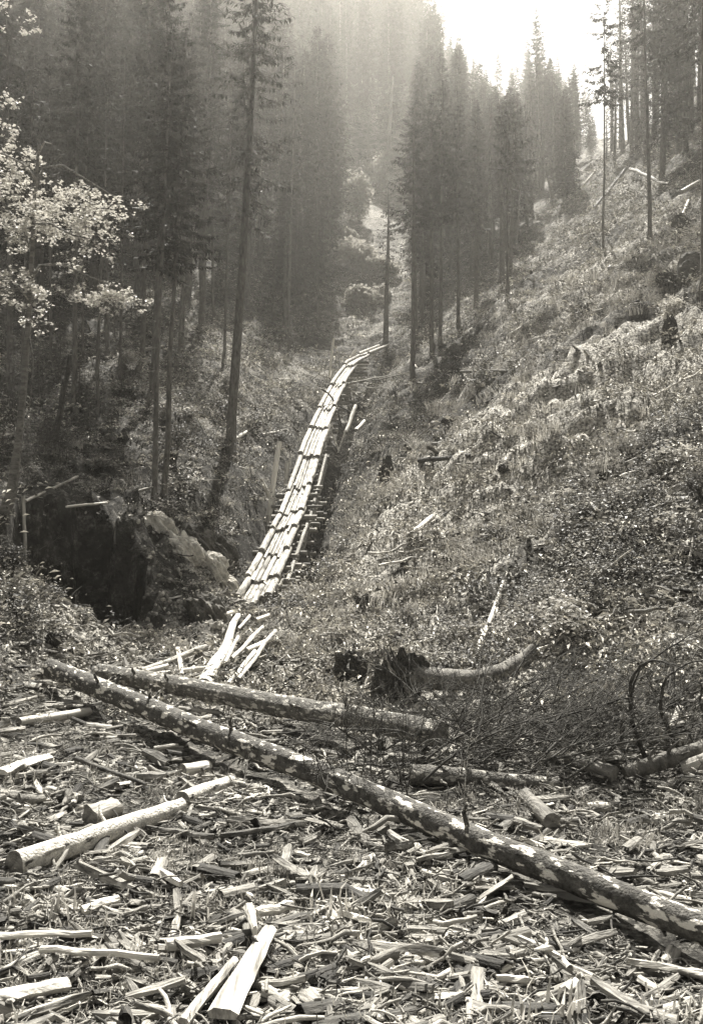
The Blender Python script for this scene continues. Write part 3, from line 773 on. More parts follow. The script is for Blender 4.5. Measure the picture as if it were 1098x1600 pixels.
# ------------------------------------------------------------------ the log slide
def slide():
    g = np.random.default_rng(21)
    root = empty('log_slide', tuple(CHP[0]), 'long timber slide of pale peeled logs running up the ravine on a log crib', 'log slide')
    base = CHP[0]
    # joints, as pixel heights along the slide
    jy = [941, 911, 869, 829, 803, 766, 715, 671, 640, 604, 574, 556, 541]
    cy = np.array([c[1] for c in CH], float)
    js = np.interp(-np.array(jy, float), -cy[:], chs)
    js[0] = -0.25
    def frame(s):
        a, b = chute(np.array(max(s - .5, 0.0))), chute(np.array(min(s + .5, chs[-1])))
        t = (b - a) / np.linalg.norm(b - a); r = np.array([t[1], -t[0], 0]); r /= np.linalg.norm(r); return t, r, np.cross(r, t)
    widths = [1.14, 1.16, 1.08, 1.02, 1.0, 1.06, 1.1, 1.05, 1.0, .95, .95, .95]
    for k in range(12):
        s0, s1 = js[k], js[k + 1] + 0.45
        q = np.linspace(0, 1, 7); S = s0 + (s1 - s0) * q
        c = chute(np.clip(S, 0, chs[-1]))
        if k == 0: c = c + np.outer(np.minimum(S, 0), frame(0)[0])
        t, r, u = frame((s0 + s1) / 2)
        lift = (0.11 * (1 - q) - 0.03 * q) * 1.0 + 0 * q
        W_ = widths[k]
        nm = int(g.integers(4, 6))
        rk = g.uniform(.105, .13, 2); inner = W_ - 2 * rk.sum()
        rads = g.uniform(.75, 1.25, nm); rads = rads / rads.sum() * inner / 2 * .93
        xs = -W_ / 2
        items = [(rk[0], .10, True)] + [(x, 0.0 + g.normal(0, .008), False) for x in rads] + [(rk[1], .09, True)]
        for r_, hgt, kerb in items:
            xs += r_
            a0, a1 = (g.uniform(-.75, .25), g.uniform(-.2, .3))
            P = c + r * xs + np.outer(lift + hgt, u) + np.outer(g.normal(0, .006, 7).cumsum() * .6, r)
            ax = P[-1] - P[0]; ax /= np.linalg.norm(ax); P[0] += ax * a0; P[-1] += ax * a1
            tp = g.choice([-1, 1]) * .08
            mb = MB(); mb.tube(P, r_ * (1 + tp * (q - .5)), 9, rough=.06, cap=1, seed=int(g.integers(1 << 30)))
            link('slide_log', mb.mesh('slide_log', [M['slide'], M['cut']], off=base), parent=root)
            xs += r_ * 1.06
    # crib of short cross logs and stringers under the slide
    for s in np.concatenate([np.arange(2.4, 15, 1.25), np.arange(15.5, 44, 3.7)]):
        c = chute(np.array(s)); t, r, u = frame(s)
        gl = gz(c[0], c[1])
        h = c[2] - gl - .2
        nl = int(min(6, max(1, h / .26)))
        for j in range(nl):
            z = c[2] - .14 - j * .25
            e0, e1 = -0.56 - g.uniform(.0, .45) * (1 if s < 14 else .2), 0.52 + g.uniform(.0, .6) * (1 if s < 14 else .25)
            p0 = c + r * e0 + t * g.normal(0, .25); p1 = c + r * e1 + t * g.normal(0, .25); p0[2] = p1[2] = z; p1[2] += g.normal(0, .04)
            mb = MB(); mb.tube(np.array([p0, (p0 + p1) / 2, p1]), g.uniform(.065, .11) , 8, rough=.1, cap=1, seed=int(g.integers(1 << 30)))
            link('crib_log', mb.mesh('crib_log', [M['weathered'], M['cribend']], off=base), parent=root)
    for side in (-.62, .66):
        for s in np.arange(2.5, 16, 2.6):
            t, r, u = frame(s)
            for j in range(3):
                p0 = chute(np.array(s)) + r * side - np.array([0, 0, .3 + .25 * j]); p1 = chute(np.array(s + 2.9)) + r * side - np.array([0, 0, .3 + .25 * j])
                mb = MB(); mb.tube(np.array([p0, p1]), .07, 7, cap=1, seed=3); link('stringer', mb.mesh('stringer', [M['weathered'], M['cribend']], off=base), parent=root)
    # props leaning on the slide, as in the picture
    for (x0, y0, x1, y1, dd, w) in [(470, 768, 492, 742, -.4, 5), (462, 800, 485, 770, -.4, 3), (432, 925, 442, 905, -.3, 4), (498, 720, 519, 665, -.5, 4.5), (514, 668, 530, 705, 0, 2.5), (528, 708, 540, 672, .3, 2.5)]:
        sy = np.interp(-(y0 + y1) / 2, -cy, chs); d = float(chute(np.array(sy))[1]) + dd
        A_, B_ = P3(x0, y0, d), P3(x1, y1, d + .4)
        mb = MB(); mb.tube(np.array([A_, (A_ + B_) / 2, B_]), w / 2 * d / F, 7, rough=.08, cap=1, seed=9)
        link('prop_pole', mb.mesh('prop_pole', [M['peeled'], M['darkend']], off=base), parent=root)
    return root
M['darkend'] = mat('dark_log_end', 0.02, 0.10, (20, 20, 20), (0.3, 0.7), 0.9)
M['cribend'] = mat('crib_log_end', 0.10, 0.30, (20, 20, 20), (0.3, 0.7), 0.9)
slide()

def near_slide(py, off=0.0):
    cy = np.array([c[1] for c in CH], float)
    return float(np.interp(-py, -cy, [c[2] for c in CH])) + off
def pole_px(name, x0, y0, d0, x1, y1, d1, w0, w1, m, label, cat='pole', **kw):
    return pole(name, P3(x0, y0, d0), P3(x1, y1, d1), w0 / 2 * d0 / F, w1 / 2 * d1 / F, m, label, cat, **kw)
def pole_g(name, x0, y0, x1, y1, w0, w1, m, label, back=.6, cat='pole', **kw):
    d0 = hit(x0, y0)[1] - .2
    return pole_px(name, x0, y0 + 4, d0, x1, y1, d0 + back, w0, w1, m, label, cat, **kw)
pole_g('leaning_pole', 419, 812, 437, 690, 10, 8, 'bare', 'long pale pole standing upright left of the log slide')
pole_g('leaning_pole', 431, 794, 408, 748, 7, 6, 'bare', 'short pale pole leaning left against the side of the log slide', back=-.3)
pole_g('leaning_pole', 446, 772, 449, 722, 7, 7, 'bare', 'short grey post between the long pale pole and the slide')
pole_g('leaning_pole', 453, 748, 454, 716, 4, 4, 'bare', 'thin grey stake against the left edge of the slide')
pole_g('leaning_pole', 419, 870, 418, 805, 5, 5, 'weathered', 'slender grey post in the dark gully beside the slide crib')
d_ = near_slide(560)
pole_px('upright_pole', 514, 590, d_ - 1.5, 521, 528, d_ - 1.5, 4, 3.5, 'bare', 'tall pale pole standing left of the upper bend of the slide')
pole_px('upright_pole', 517, 592, d_ - 1.6, 521, 577, d_ - 1.6, 3, 3, 'bare', 'short pale stake at the foot of the tall pale pole')
pole_px('leaning_pole', 545, 562, d_ - .2, 555, 547, d_, 4, 4, 'bare', 'short pale pole sticking up at the upper bend of the slide')
pole_px('thin_branch', 482, 543, d_ - 1, 560, 562, d_ - .5, 1.4, 1.2, 'palestick', 'thin straight branch slanting down to the upper bend of the slide', 'branch')
pole_px('thin_branch', 487, 552, d_ - 1, 556, 555, d_ - .5, 1.2, 1.0, 'palestick', 'thin level branch reaching the upper bend of the slide', 'branch')
pole_px('thin_branch', 488, 562, d_ - 1.2, 512, 578, d_ - 1.2, 1.4, 1.2, 'palestick', 'short thin branch slanting to the foot of the tall pale pole', 'branch')
pole_px('thin_branch', 520, 587, d_ - 1.2, 600, 540, d_ + 4, 1.2, 1.0, 'palestick', 'thin branch leaning along the upper slide logs', 'branch')
# a bent dark rod lying over the slide
d_ = near_slide(630, -.6)
rp = np.array([P3(x, y, d_) for x, y in [(502, 608), (512, 614), (519, 622), (524, 633), (528, 645), (534, 668)]])
mb = MB(); mb.tube(rp, 1.6 * d_ / F / 1.1, 6, seed=1)
tag(link('bent_branch', mb.mesh('bent_branch', [M['burnt']], off=rp[0]), rp[0]), 'dark bent branch hanging across the upper part of the slide', 'branch')
pole_px('dark_pole', 526, 632, d_ + .3, 580, 662, d_ + 1.5, 2.4, 2.2, 'burnt', 'thin dark pole slanting down to the right from the slide')
pole_px('short_log', 540, 676, d_ - 3, 556, 634, d_ - 1, 6, 6, 'peeled', 'pale log propped up right of the upper slide', 'log')
pole_px('short_log', 556, 672, d_ - 3, 569, 658, d_ - 1.5, 6, 6, 'peeled', 'short pale log end beside the propped log right of the slide', 'log')
pole_px('thin_branch', 560, 597, d_ + 4, 700, 572, d_ + 8, 2.2, 1.4, 'palestick', 'long thin pole reaching right from the upper slide into the wood', 'branch')
pole_px('thin_branch', 548, 598, d_ + 3, 610, 586, d_ + 6, 2.6, 2, 'weathered', 'pale pole lying beside the upper end of the slide', 'branch')
for k, (x0, y0, x1, y1) in enumerate([(540, 630, 566, 634), (548, 600, 572, 597), (545, 612, 562, 626), (552, 622, 575, 618), (545, 640, 552, 650), (572, 627, 578, 633)]):
    A_, B_ = G(x0, y0, .15), G(x1, y1, .2)
    pole('slash_pole', A_, B_, .09, .06, 'weathered', 'cut pole in the scatter of slash right of the upper slide', 'pole', group='cut poles beside the upper slide')
# ------------------------------------------------------------------ fallen logs on the flat and the wash
LOGS = []
def flog(name, a, b, w0, w1, m, label, cat='log', up=0.0, **kw):
    """log lying on the ground between two pixels (its axis), widths in pixels"""
    def end(q, w):
        p = hit(q[0], q[1] + w * 0.45)                          # ground under the log's belly
        d = p[1]
        r = w / 2 * d / F
        c = P3(q[0], q[1], d + r * .6)
        return c, r
    A, rA = end(a, w0); B, rB = end(b, w1)
    if A[1] > 17.5: A[2] += .10
    if B[1] > 17.5: B[2] += .10
    A[2] += up; B[2] += up
    LOGS.append((A.copy(), B.copy(), max(rA, rB)))
    kw.setdefault('sides', 14); kw.setdefault('n', 14)
    return pole(name, A, B, rA, rB, m, label, cat, **kw)

flog('fallen_log', (80, 1062), (1115, 1498), 31, 50, 'mottled', 'longest log crossing the debris flat diagonally, dark bark mottled with bare pale patches', n=64, sides=26, stubs=12, rough=.13, wob=.0012, seed=4, up=.18)
flog('fallen_log', (155, 1069), (690, 1172), 27, 40, 'lichen', 'dark barked log lying just behind the longest mottled log', n=40, sides=20, stubs=6, rough=.14, wob=.003, seed=5, up=.2)
flog('fallen_log', (640, 1212), (872, 1226), 34, 22, 'lichen', 'short dark lichen spotted log under the dead brush', n=12, stubs=4, rough=.16, seed=6)
flog('fallen_log', (22, 1352), (282, 1262), 44, 30, 'halfpeeled', 'thick bare white log with a dark sawn end at the left of the flat', n=12, sides=18, rough=.12, stubs=4, seed=7, mcap='cut')
flog('fallen_log', (285, 1250), (362, 1222), 28, 22, 'halfpeeled', 'shorter pale log continuing behind the thick white log', n=8, rough=.1, seed=8, mcap='cut')
flog('fallen_log', (818, 1245), (862, 1285), 26, 30, 'weathered', 'grey log stub pointing forward below the dead brush', n=6, rough=.1, seed=9, mcap='cut')
flog('fallen_log', (885, 1184), (960, 1212), 22, 34, 'weathered', 'broken pale log end at the right of the dead brush', n=8, rough=.22, seed=10)
flog('fallen_log', (975, 1208), (1130, 1160), 26, 24, 'bark', 'dark fallen trunk at the right edge behind the hooped branches', n=10, rough=.15, seed=11, stubs=3)
flog('fallen_log', (1070, 1205), (1140, 1180), 34, 34, 'weathered', 'thick grey log end at the right edge below the dark trunk', n=6, rough=.12, seed=12)
flog('fallen_log', (318, 1072), (372, 968), 25, 9, 'peeled', 'tapering pale log lying up the wash towards the slide', n=10, rough=.06, seed=13)
flog('fallen_log', (395, 1180), (525, 1228), 24, 30, 'peeled', 'pale broken log half buried behind the longest mottled log', n=10, rough=.2, seed=14)
flog('fallen_log', (30, 1128), (140, 1112), 14, 14, 'peeled', 'pale log lying level at the left edge of the flat', n=8, rough=.12, seed=15)
flog('fallen_log', (210, 1052), (322, 1019), 9, 10, 'weathered', 'grey log leading into the mouth of the dark pit', n=8, rough=.14, seed=16)
flog('fallen_log', (232, 1056), (330, 1052), 9, 8, 'peeled', 'thin pale log lying level across the mouth of the wash', n=6, rough=.1, seed=17)
flog('fallen_log', (196, 1086), (262, 1066), 9, 8, 'peeled', 'split pale billet resting across the two fallen logs', n=5, rough=.15, seed=18, up=.28)
flog('fallen_log', (278, 1028), (284, 1064), 7, 7, 'peeled', 'short pale stick standing against the level log in the wash', n=4, rough=.1, seed=19, up=.1)
for k, (a_, b_, w, lb) in enumerate([((355, 1074), (398, 1030), 9, 'nearest pale plank of the small heap in the wash'), ((372, 1070), (430, 1000), 8, 'longest pale plank slanting across the small heap in the wash'),
        ((362, 1050), (410, 998), 8, 'middle pale plank of the small heap in the wash'), ((385, 1040), (428, 1018), 8, 'pale plank lying across the right of the small heap'),
        ((350, 1060), (372, 1022), 7, 'short pale plank at the left of the small heap'), ((372, 1012), (390, 990), 6, 'small pale plank at the top of the heap in the wash'),
        ((400, 1000), (420, 992), 7, 'shortest pale billet topping the small heap in the wash')]):
    flog('plank', a_, b_, w, w, 'peeled', lb, 'plank', sides=4, n=4, rough=.2, up=.05 + .05 * k, seed=40 + k)
flog('pole', (738, 1042), (786, 915), 8, 5, 'peeled', 'long thin pale pole lying up the right slope', 'pole', n=8, seed=50)
flog('fallen_log', (942, 1019), (1060, 999), 11, 11, 'bark', 'dark log lying level on the slope above the hooped branches', n=8, seed=51)
flog('short_log', (640, 842), (676, 812), 8, 8, 'peeled', 'short pale log on the middle of the right slope', n=5, seed=52)
flog('short_log', (796, 527), (818, 513), 7, 6, 'peeled', 'pale billet high on the right slope below the rim', n=5, seed=53)
flog('short_log', (633, 604), (702, 597), 4, 4, 'weathered', 'thin log lying level at the foot of the dark wood', n=5, seed=54)
flog('short_log', (720, 584), (800, 584), 5, 5, 'bark', 'dark log lying level on the slope above the slip of gravel', n=5, seed=55)
flog('fallen_log', (928, 336), (976, 274), 5, 4, 'darkwood', 'dark thin trunk lying up the high right slope', n=6, seed=56, up=.5)
flog('fallen_log', (983, 275), (1044, 302), 5, 4, 'weathered', 'grey trunk lying down to the right on the high slope', n=6, seed=57, up=.5)
flog('fallen_log', (1064, 316), (1092, 299), 7, 6, 'peeled', 'short bright pale log beside the thick trunk at the right edge', n=4, seed=58, up=.5)
flog('short_log', (1066, 337), (1075, 316), 4, 4, 'peeled', 'pale stub standing under the bright log at the right edge', n=4, seed=59)
flog('short_log', (906, 303), (930, 274), 4, 3, 'peeled', 'thin pale pole below the sky at the saddle', n=4, seed=60, up=.4)
flog('fallen_log', (655, 724), (740, 716), 8, 6, 'darkwood', 'dark log half sunk across the lower right slope', n=6, seed=61)
flog('fallen_log', (40, 812), (122, 770), 5, 4, 'weathered', 'thin grey trunk leaning over the top of the dark pit', n=6, seed=62, up=.4)
flog('fallen_log', (102, 806), (168, 799), 4, 4, 'peeled', 'thin pale stick lying across the rim of the dark pit', n=5, seed=63, up=.15)
a = hit(40, 880); pole('wooden_post', a + np.array([0, 0, -.1]), P3(37, 775, a[1]), .055, .05, 'peeled', 'slim pale post standing on the left bank', 'post')
flog('short_log', (136, 528), (161, 520), 6, 5, 'peeled', 'short pale log lying under the maple boughs', n=4, seed=64)
flog('short_log', (218, 550), (292, 537), 5, 4, 'weathered', 'grey log lying behind the thin pair of trunks', n=5, seed=65)
flog('short_log', (365, 690), (385, 678), 6, 5, 'peeled', 'pale log stub at the foot of the lone tall spruce', n=4, seed=66)
flog('short_log', (410, 682), (446, 674), 4, 3, 'peeled', 'thin pale log pointing at the slide from the left slope', n=4, seed=67)
flog('short_log', (185, 560), (195, 590), 4, 4, 'weathered', 'grey dead pole leaning on the left slope', n=4, seed=68, up=.2)
flog('short_log', (350, 968), (366, 962), 8, 8, 'peeled', 'pale log end on the rubble at the foot of the rock spur', n=4, seed=69)
# the big foreground boards
flog('plank', (352, 1620), (418, 1500), 60, 24, 'peeled', 'wide tapering bare plank pointing away at the bottom of the flat', 'plank', sides=6, n=6, rough=.15, ell=None, seed=70) if False else None
def board(a, b, wa, wb, th, m, label, up=0.06, seed=0, name='plank'):
    g = np.random.default_rng(seed)
    A = hit(*a); B = hit(*b); A[2] += up; B[2] += up
    t = (B - A) / np.linalg.norm(B - A); s = np.cross(t, [0, 0, 1.0]); s /= np.linalg.norm(s); u = np.cross(s, t)
    V = []
    for f in np.linspace(0, 1, 7):
        c = A + (B - A) * f + u * g.normal(0, .006)
        w = (wa * A[1] + (wb * B[1] - wa * A[1]) * f) / F / 2
        jl, jr = g.normal(0, .09, 2) * w
        c = c + (t * g.normal(0, .05) if f in (0, 1) else 0)
        for sx, q in ((-w + jl, .45), (-w * .5, 1.0), (w * .5, .9), (w + jr, .4)):
            V.append(c + s * sx + u * th * q)
        V.append(c + s * w * .8 - u * th * .3); V.append(c - s * w * .8 - u * th * .3)
    V = np.array(V); Q = []
    for k in range(6):
        for j in range(6): Q.append((k * 6 + j, k * 6 + 6 + j, k * 6 + 6 + (j + 1) % 6, k * 6 + (j + 1) % 6))
    T = [(0, 1, 4), (0, 4, 5), (1, 2, 4), (2, 3, 4)]; T += [(36 + c_, 36 + b_, 36 + a_) for a_, b_, c_ in T]
    o = link(name, make_mesh(name, V - A, [np.array(Q), np.array(T)], [M[m]], smooth=False), A)
    return tag(o, label, 'plank' if name == 'plank' else 'driftwood')
board((352, 1612), (418, 1495), 52, 24, .05, 'board', 'wide tapering bare plank pointing away at the bottom of the flat', seed=1, up=.12)
board((300, 1608), (366, 1525), 20, 12, .04, 'board', 'narrow bare plank left of the wide one at the bottom', seed=2, up=.08)
board((-20, 1590), (100, 1562), 34, 26, .05, 'peeled', 'broad pale slab in the bottom left corner', seed=3, up=.08)
board((-10, 1483), (140, 1484), 13, 9, .03, 'peeled', 'long straight pale lath lying level near the left edge', seed=4, up=.09)
board((60, 1506), (250, 1524), 11, 8, .03, 'peeled', 'long pale lath below the level one on the left', seed=5, up=.10)
board((262, 1508), (345, 1492), 22, 12, .05, 'peeled', 'jagged pale slab left of the middle of the flat', seed=6, up=.10)
board((138, 1440), (196, 1420), 20, 12, .04, 'peeled', 'pale split slab below the thick white log', seed=7, up=.08)
board((2, 1222), (82, 1196), 34, 22, .05, 'peeled', 'broad broken pale slab at the left edge', seed=8, up=.1)
board((395, 1452), (470, 1438), 16, 12, .05, 'peeled', 'pale weathered slab near the middle of the flat', seed=9, up=.1)
board((800, 1300), (850, 1318), 14, 12, .05, 'weathered', 'grey flat slab right of the longest log', seed=10, up=.1)
board((390, 1468), (398, 1505), 18, 8, .05, 'board', 'pointed pale splinter standing over the wide plank', seed=11, up=.2)
flog('short_log', (498, 1562), (572, 1556), 26, 26, 'weathered', 'stout grey billet at the bottom of the flat', n=5, seed=71, mcap='cut')
flog('short_log', (435, 1560), (500, 1562), 15, 13, 'weathered', 'thin grey branch wood beside the stout billet', n=5, seed=72)
flog('short_log', (212, 1398), (252, 1372), 22, 24, 'weathered', 'short round log with a dark end below the thick white log', n=5, seed=73, mcap='cut')
flog('short_log', (172, 1390), (200, 1414), 16, 16, 'weathered', 'small round log left of the one with the dark end', n=5, seed=74)
flog('short_log', (76, 1236), (125, 1250), 17, 17, 'weathered', 'grey round log among slabs at the left', n=5, seed=75)
flog('short_log', (286, 1205), (326, 1200), 22, 22, 'peeled', 'round pale block with a dark end above the thick white log', n=5, seed=76, mcap='cut')
flog('short_log', (365, 1250), (425, 1238), 15, 12, 'peeled', 'pale round billet right of the thick white log', n=5, seed=77)
flog('short_log', (0, 1240), (58, 1232), 13, 13, 'palestick', 'dark grey branch at the left edge above the white log', n=5, seed=78)
flog('fallen_branch', (120, 1198), (228, 1240), 9, 5, 'darkwood', 'dark straight branch slanting above the thick white log', 'branch', n=7, seed=79, up=.1)
flog('short_log', (140, 1276), (182, 1262), 34, 30, 'weathered', 'thick grey broken block behind the white log', n=5, seed=80, rough=.3)
flog('short_log', (258, 1105), (345, 1116), 9, 9, 'weathered', 'grey thin log between the two long fallen logs', n=5, seed=81)

# ------------------------------------------------------------------ root plates, stumps and boulders
def lump(name, p, r, m, label, cat, seed, squash=(1, 1, 1), amp=.35, fr=2.2, sub=3, parent=None):
    import bmesh
    bm = bmesh.new(); bmesh.ops.create_icosphere(bm, subdivisions=sub, radius=1)
    V = np.array([v.co[:] for v in bm.verts]); T = np.array([[v.index for v in f.verts] for f in bm.faces]); bm.free()
    g = fbm(V[:, 0] * fr + seed * 3.1 + V[:, 2] * 1.7, V[:, 1] * fr - seed + V[:, 2] * 2.3, 3, seed) - .5
    V = V * (1 + amp * 2 * g)[:, None] * np.array(squash) * r
    o = link(name, make_mesh(name, V, [T], [M[m]], smooth=False), tuple(p), parent)
    if parent is None: tag(o, label, cat)
    return o
def uprooted():
    d = hit(640, 1098)[1]
    base = P3(625, 1060, d)
    e = empty('uprooted_tree', tuple(base), 'short uprooted trunk curving up to the right from a dark plate of roots', 'tree stump')
    k = d / F
    P = np.array([P3(x, y, min(d, hit(x, y + w_)[1] - .05)) for x, y, w_ in [(640, 1058, 19), (690, 1062, 17), (740, 1064, 15), (785, 1052, 14), (815, 1032, 12), (838, 1014, 11)]])
    mb = MB(); mb.tube(P, np.array([19, 17, 15.5, 14, 12.5, 11]) * k, 14, rough=.12, cap=1, seed=3)
    link('trunk', mb.mesh('trunk', [M['palestick'], M['peeled']], off=base), parent=e)
    LOGS.append((P[0], P[-1], .3))
    lump('root_plate', (0, 0, 0), 1, 'burnt', '', '', 5, (32 * k, 16 * k, 36 * k), .75, 3.4, 4, parent=e)
    g = np.random.default_rng(8)
    for j in range(26):
        a = g.uniform(0, 6.283); dv = np.array([math.cos(a) * .9 - .25, g.normal(-.3, .5), math.sin(a)]); L = g.uniform(28, 52) * k
        q = np.array([dv * L * f for f in (.3, .6, .85, 1.05)]) + g.normal(0, 3 * k, (4, 3)).cumsum(0)
        q[:, 2] = np.maximum(q[:, 2], -38 * k)
        mb = MB(); mb.tube(q, np.array([3, 2.2, 1.5, .6]) * k, 5, rough=.2, seed=j)
        link('root', mb.mesh('root', [M['twig'] if j % 3 else M['palestick']]), parent=e)
uprooted()
def upturned_stump(px, py, rx, ry, label, seed, roots=12, stake=None):
    p = hit(px, py + ry * .8); k = p[1] / F
    e = empty('burnt_stump', tuple(p), label, 'tree stump')
    lump('root_mass', (0, 0, ry * .7 * k), 1, 'burnt', '', '', seed, (rx * k, rx * .7 * k, ry * k), .75, 3.2, 4, parent=e)
    g = np.random.default_rng(seed)
    for j in range(roots):
        a = g.uniform(0, 6.283); dv = np.array([math.cos(a), g.normal(-.2, .5), abs(math.sin(a)) * .8 + .1]); L = g.uniform(.9, 1.5)
        q = np.array([dv * f * np.array([rx, rx, ry * 1.3]) * L * k for f in (.4, .7, 1.0, 1.15)]) + g.normal(0, rx * .05 * k, (4, 3)).cumsum(0)
        mb = MB(); mb.tube(q, np.array([.10, .07, .05, .02]) * rx * k, 5, rough=.2, seed=j); link('root', mb.mesh('root', [M['twig']]), parent=e)
    if stake:
        mb = MB(); A = P3(stake[0], stake[1], p[1] - .3) - p; B = P3(stake[2], stake[3], p[1] - .2) - p
        mb.tube(np.array([A, (A + B) / 2, B]), 4 * k, 6, rough=.2, cap=0); link('split_stake', mb.mesh('split_stake', [M['peeled']]), parent=e)
upturned_stump(548, 1046, 26, 28, 'dark hollow root mass with a pale split stake, left of the uprooted trunk', 31, stake=(575, 1066, 580, 1022))
upturned_stump(572, 945, 14, 14, 'small dark stump on the lower right slope above the root mass', 32, 8)
upturned_stump(604, 742, 9, 20, 'jagged dark stump with a pale split side near the slide', 33, 8, stake=(613, 756, 612, 737))
upturned_stump(1046, 520, 11, 24, 'charred upright snag on the upper right slope', 34, 6)
upturned_stump(1042, 440, 15, 14, 'dark root tangle beside the boulder at the right', 35, 8)
upturned_stump(787, 735, 10, 6, 'dark stump hollow in the middle of the pale gravel slip', 36, 5)
upturned_stump(1062, 350, 12, 12, 'dark bush like stump near the thick trunk at right', 37, 7)
upturned_stump(700, 660, 10, 8, 'low dark stump in the brush right of the slide', 38, 6)
upturned_stump(160, 880 - 70, 9, 8, 'dark stump on the rim of the pit', 39, 6)
upturned_stump(85, 1000, 14, 10, 'dark rotten stump on the left bank', 40, 6)
flog('short_log', (868, 741), (886, 735), 10, 9, 'weathered', 'short log with a dark end lying on the pale gravel slip', n=4, seed=83, mcap='cut')
p = hit(1080, 446); k = p[1] / F
lump('boulder', p + np.array([0, 0, 16 * k]), 1, 'rock', 'large dark rounded boulder behind the thick trunk at the right edge', 'boulder', 51, (24 * k, 20 * k, 32 * k), .22, 1.4)
p = hit(206, 1024); k = p[1] / F
lump('boulder', p + np.array([0, 0, 3 * k]), 1, 'stone', 'pale boulder at the mouth of the dark pit', 'boulder', 52, (12 * k, 10 * k, 8 * k), .2, 1.5)
for j, (px, py, r, lb) in enumerate([(1040, 1345, 17, 'pale angular stone right of the longest log'), (720, 1290, 10, 'pale stone among brush behind the longest log'), (540, 1540, 9, 'small pale stone by the stout billet'),
        (848, 1040, 9, 'bright pale block on the slope above the uprooted trunk'), (980, 1080, 9, 'pale stone among the hooped branches'), (805, 1595, 16, 'pale stone at the bottom edge of the flat'),
        (1035, 1040, 8, 'pale stone on the slope below the level dark log'), (550, 1428, 16, 'pale flat stone in the centre of the flat'), (300, 1480, 14, 'grey stone left of the wide plank')]):
    p = hit(px, py + r * .5); k = p[1] / F
    lump('stone', p + np.array([0, 0, r * .4 * k]), 1, 'stone', lb, 'stone', 60 + j, (r * k, r * .8 * k, r * .6 * k), .5, 1.9, 3)
# crags that make the pale spur and the dark gully walls
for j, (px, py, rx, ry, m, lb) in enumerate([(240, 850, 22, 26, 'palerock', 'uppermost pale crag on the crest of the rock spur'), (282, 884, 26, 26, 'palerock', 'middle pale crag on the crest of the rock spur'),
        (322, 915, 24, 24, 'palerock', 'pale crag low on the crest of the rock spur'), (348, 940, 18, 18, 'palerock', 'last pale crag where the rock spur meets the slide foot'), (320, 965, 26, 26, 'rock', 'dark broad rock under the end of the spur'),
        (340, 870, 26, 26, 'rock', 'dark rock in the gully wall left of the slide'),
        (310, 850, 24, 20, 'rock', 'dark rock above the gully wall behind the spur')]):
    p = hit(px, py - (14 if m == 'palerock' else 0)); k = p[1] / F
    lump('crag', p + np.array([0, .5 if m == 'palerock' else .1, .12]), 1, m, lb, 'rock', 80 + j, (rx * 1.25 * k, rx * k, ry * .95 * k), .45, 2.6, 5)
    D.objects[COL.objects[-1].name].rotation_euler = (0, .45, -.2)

# ------------------------------------------------------------------ the dead brush
def branch_mesh(seed, L=2.4, curve=.25, tw=20, r=.019, m='twig'):
    g = np.random.default_rng(seed)
    mb = MB(); q = np.linspace(0, 1, 9)
    P = np.stack([q * L, g.normal(0, .03, 9).cumsum() * L * .35, curve * L * np.sin(q * 2.2) * .5 + g.normal(0, .012, 9).cumsum() * L], 1)
    mb.tube(P, r * (1 - .85 * q), 5, rough=.15, seed=seed)
    for k in range(tw):
        f = g.uniform(.15, 1); c = np.array([np.interp(f, q, P[:, j]) for j in range(3)])
        a = g.uniform(-1.1, 1.1); e_ = g.normal(.25, .5); l = L * g.uniform(.12, .38) * (1.15 - f * .6)
        d = np.array([math.cos(a) * .9, math.sin(a), e_]); d /= np.linalg.norm(d)
        p = c + np.outer([0, .35, .7, 1], d * l) + np.vstack([np.zeros(3), g.normal(0, .045 * l, (3, 3)).cumsum(0)])
        mb.tube(p, r * np.array([.38, .3, .2, .1]), 3, seed=k)
        for z in range(4):
            f2 = g.uniform(.3, .95); c2 = p[0] + (p[-1] - p[0]) * f2; d2 = d + g.normal(0, .55, 3); d2 /= np.linalg.norm(d2); l2 = l * g.uniform(.2, .45)
            mb.tube(np.array([c2, c2 + d2 * l2 * .55, c2 + d2 * l2 + g.normal(0, .02 * l2, 3)]), r * np.array([.2, .15, .07]), 3, seed=z)
    return mb.mesh('dead_branch', [M[m]])
BR = [branch_mesh(400 + k, 2.2 + .25 * (k % 3), [.2, .35, .1, .5, .3, .15][k % 6]) for k in range(8)]
BG = 'dead branches of the brush heap'
g = np.random.default_rng(77)
for k in range(100):
    if k < 80: px, py = g.uniform(580, 900), g.uniform(1140, 1235)
    else: px, py = g.uniform(870, 1110), g.uniform(1110, 1225)
    p = hit(px, py); p[2] += g.uniform(.0, .3)
    o = link('dead_branch', BR[int(g.integers(8))], tuple(p), rot=(g.normal(0, .5), -abs(g.normal(.10, .16)), g.normal(.5, .5) + (math.pi if g.random() < .12 else 0)), scale=float(g.uniform(.45, .95)))
    w_ = 'over the short lichen spotted log' if px < 740 else ('below the uprooted trunk' if px < 870 else ('under the hooped branches' if px < 1000 else 'at the right edge under the hoops'))
    tag(o, ('long ' if o.scale[0] > .7 else 'short ') + ('upper' if py < 1165 else ('middle' if py < 1195 else 'lower')) + ' dark dead branch in the brush heap ' + w_, 'branch', BG)
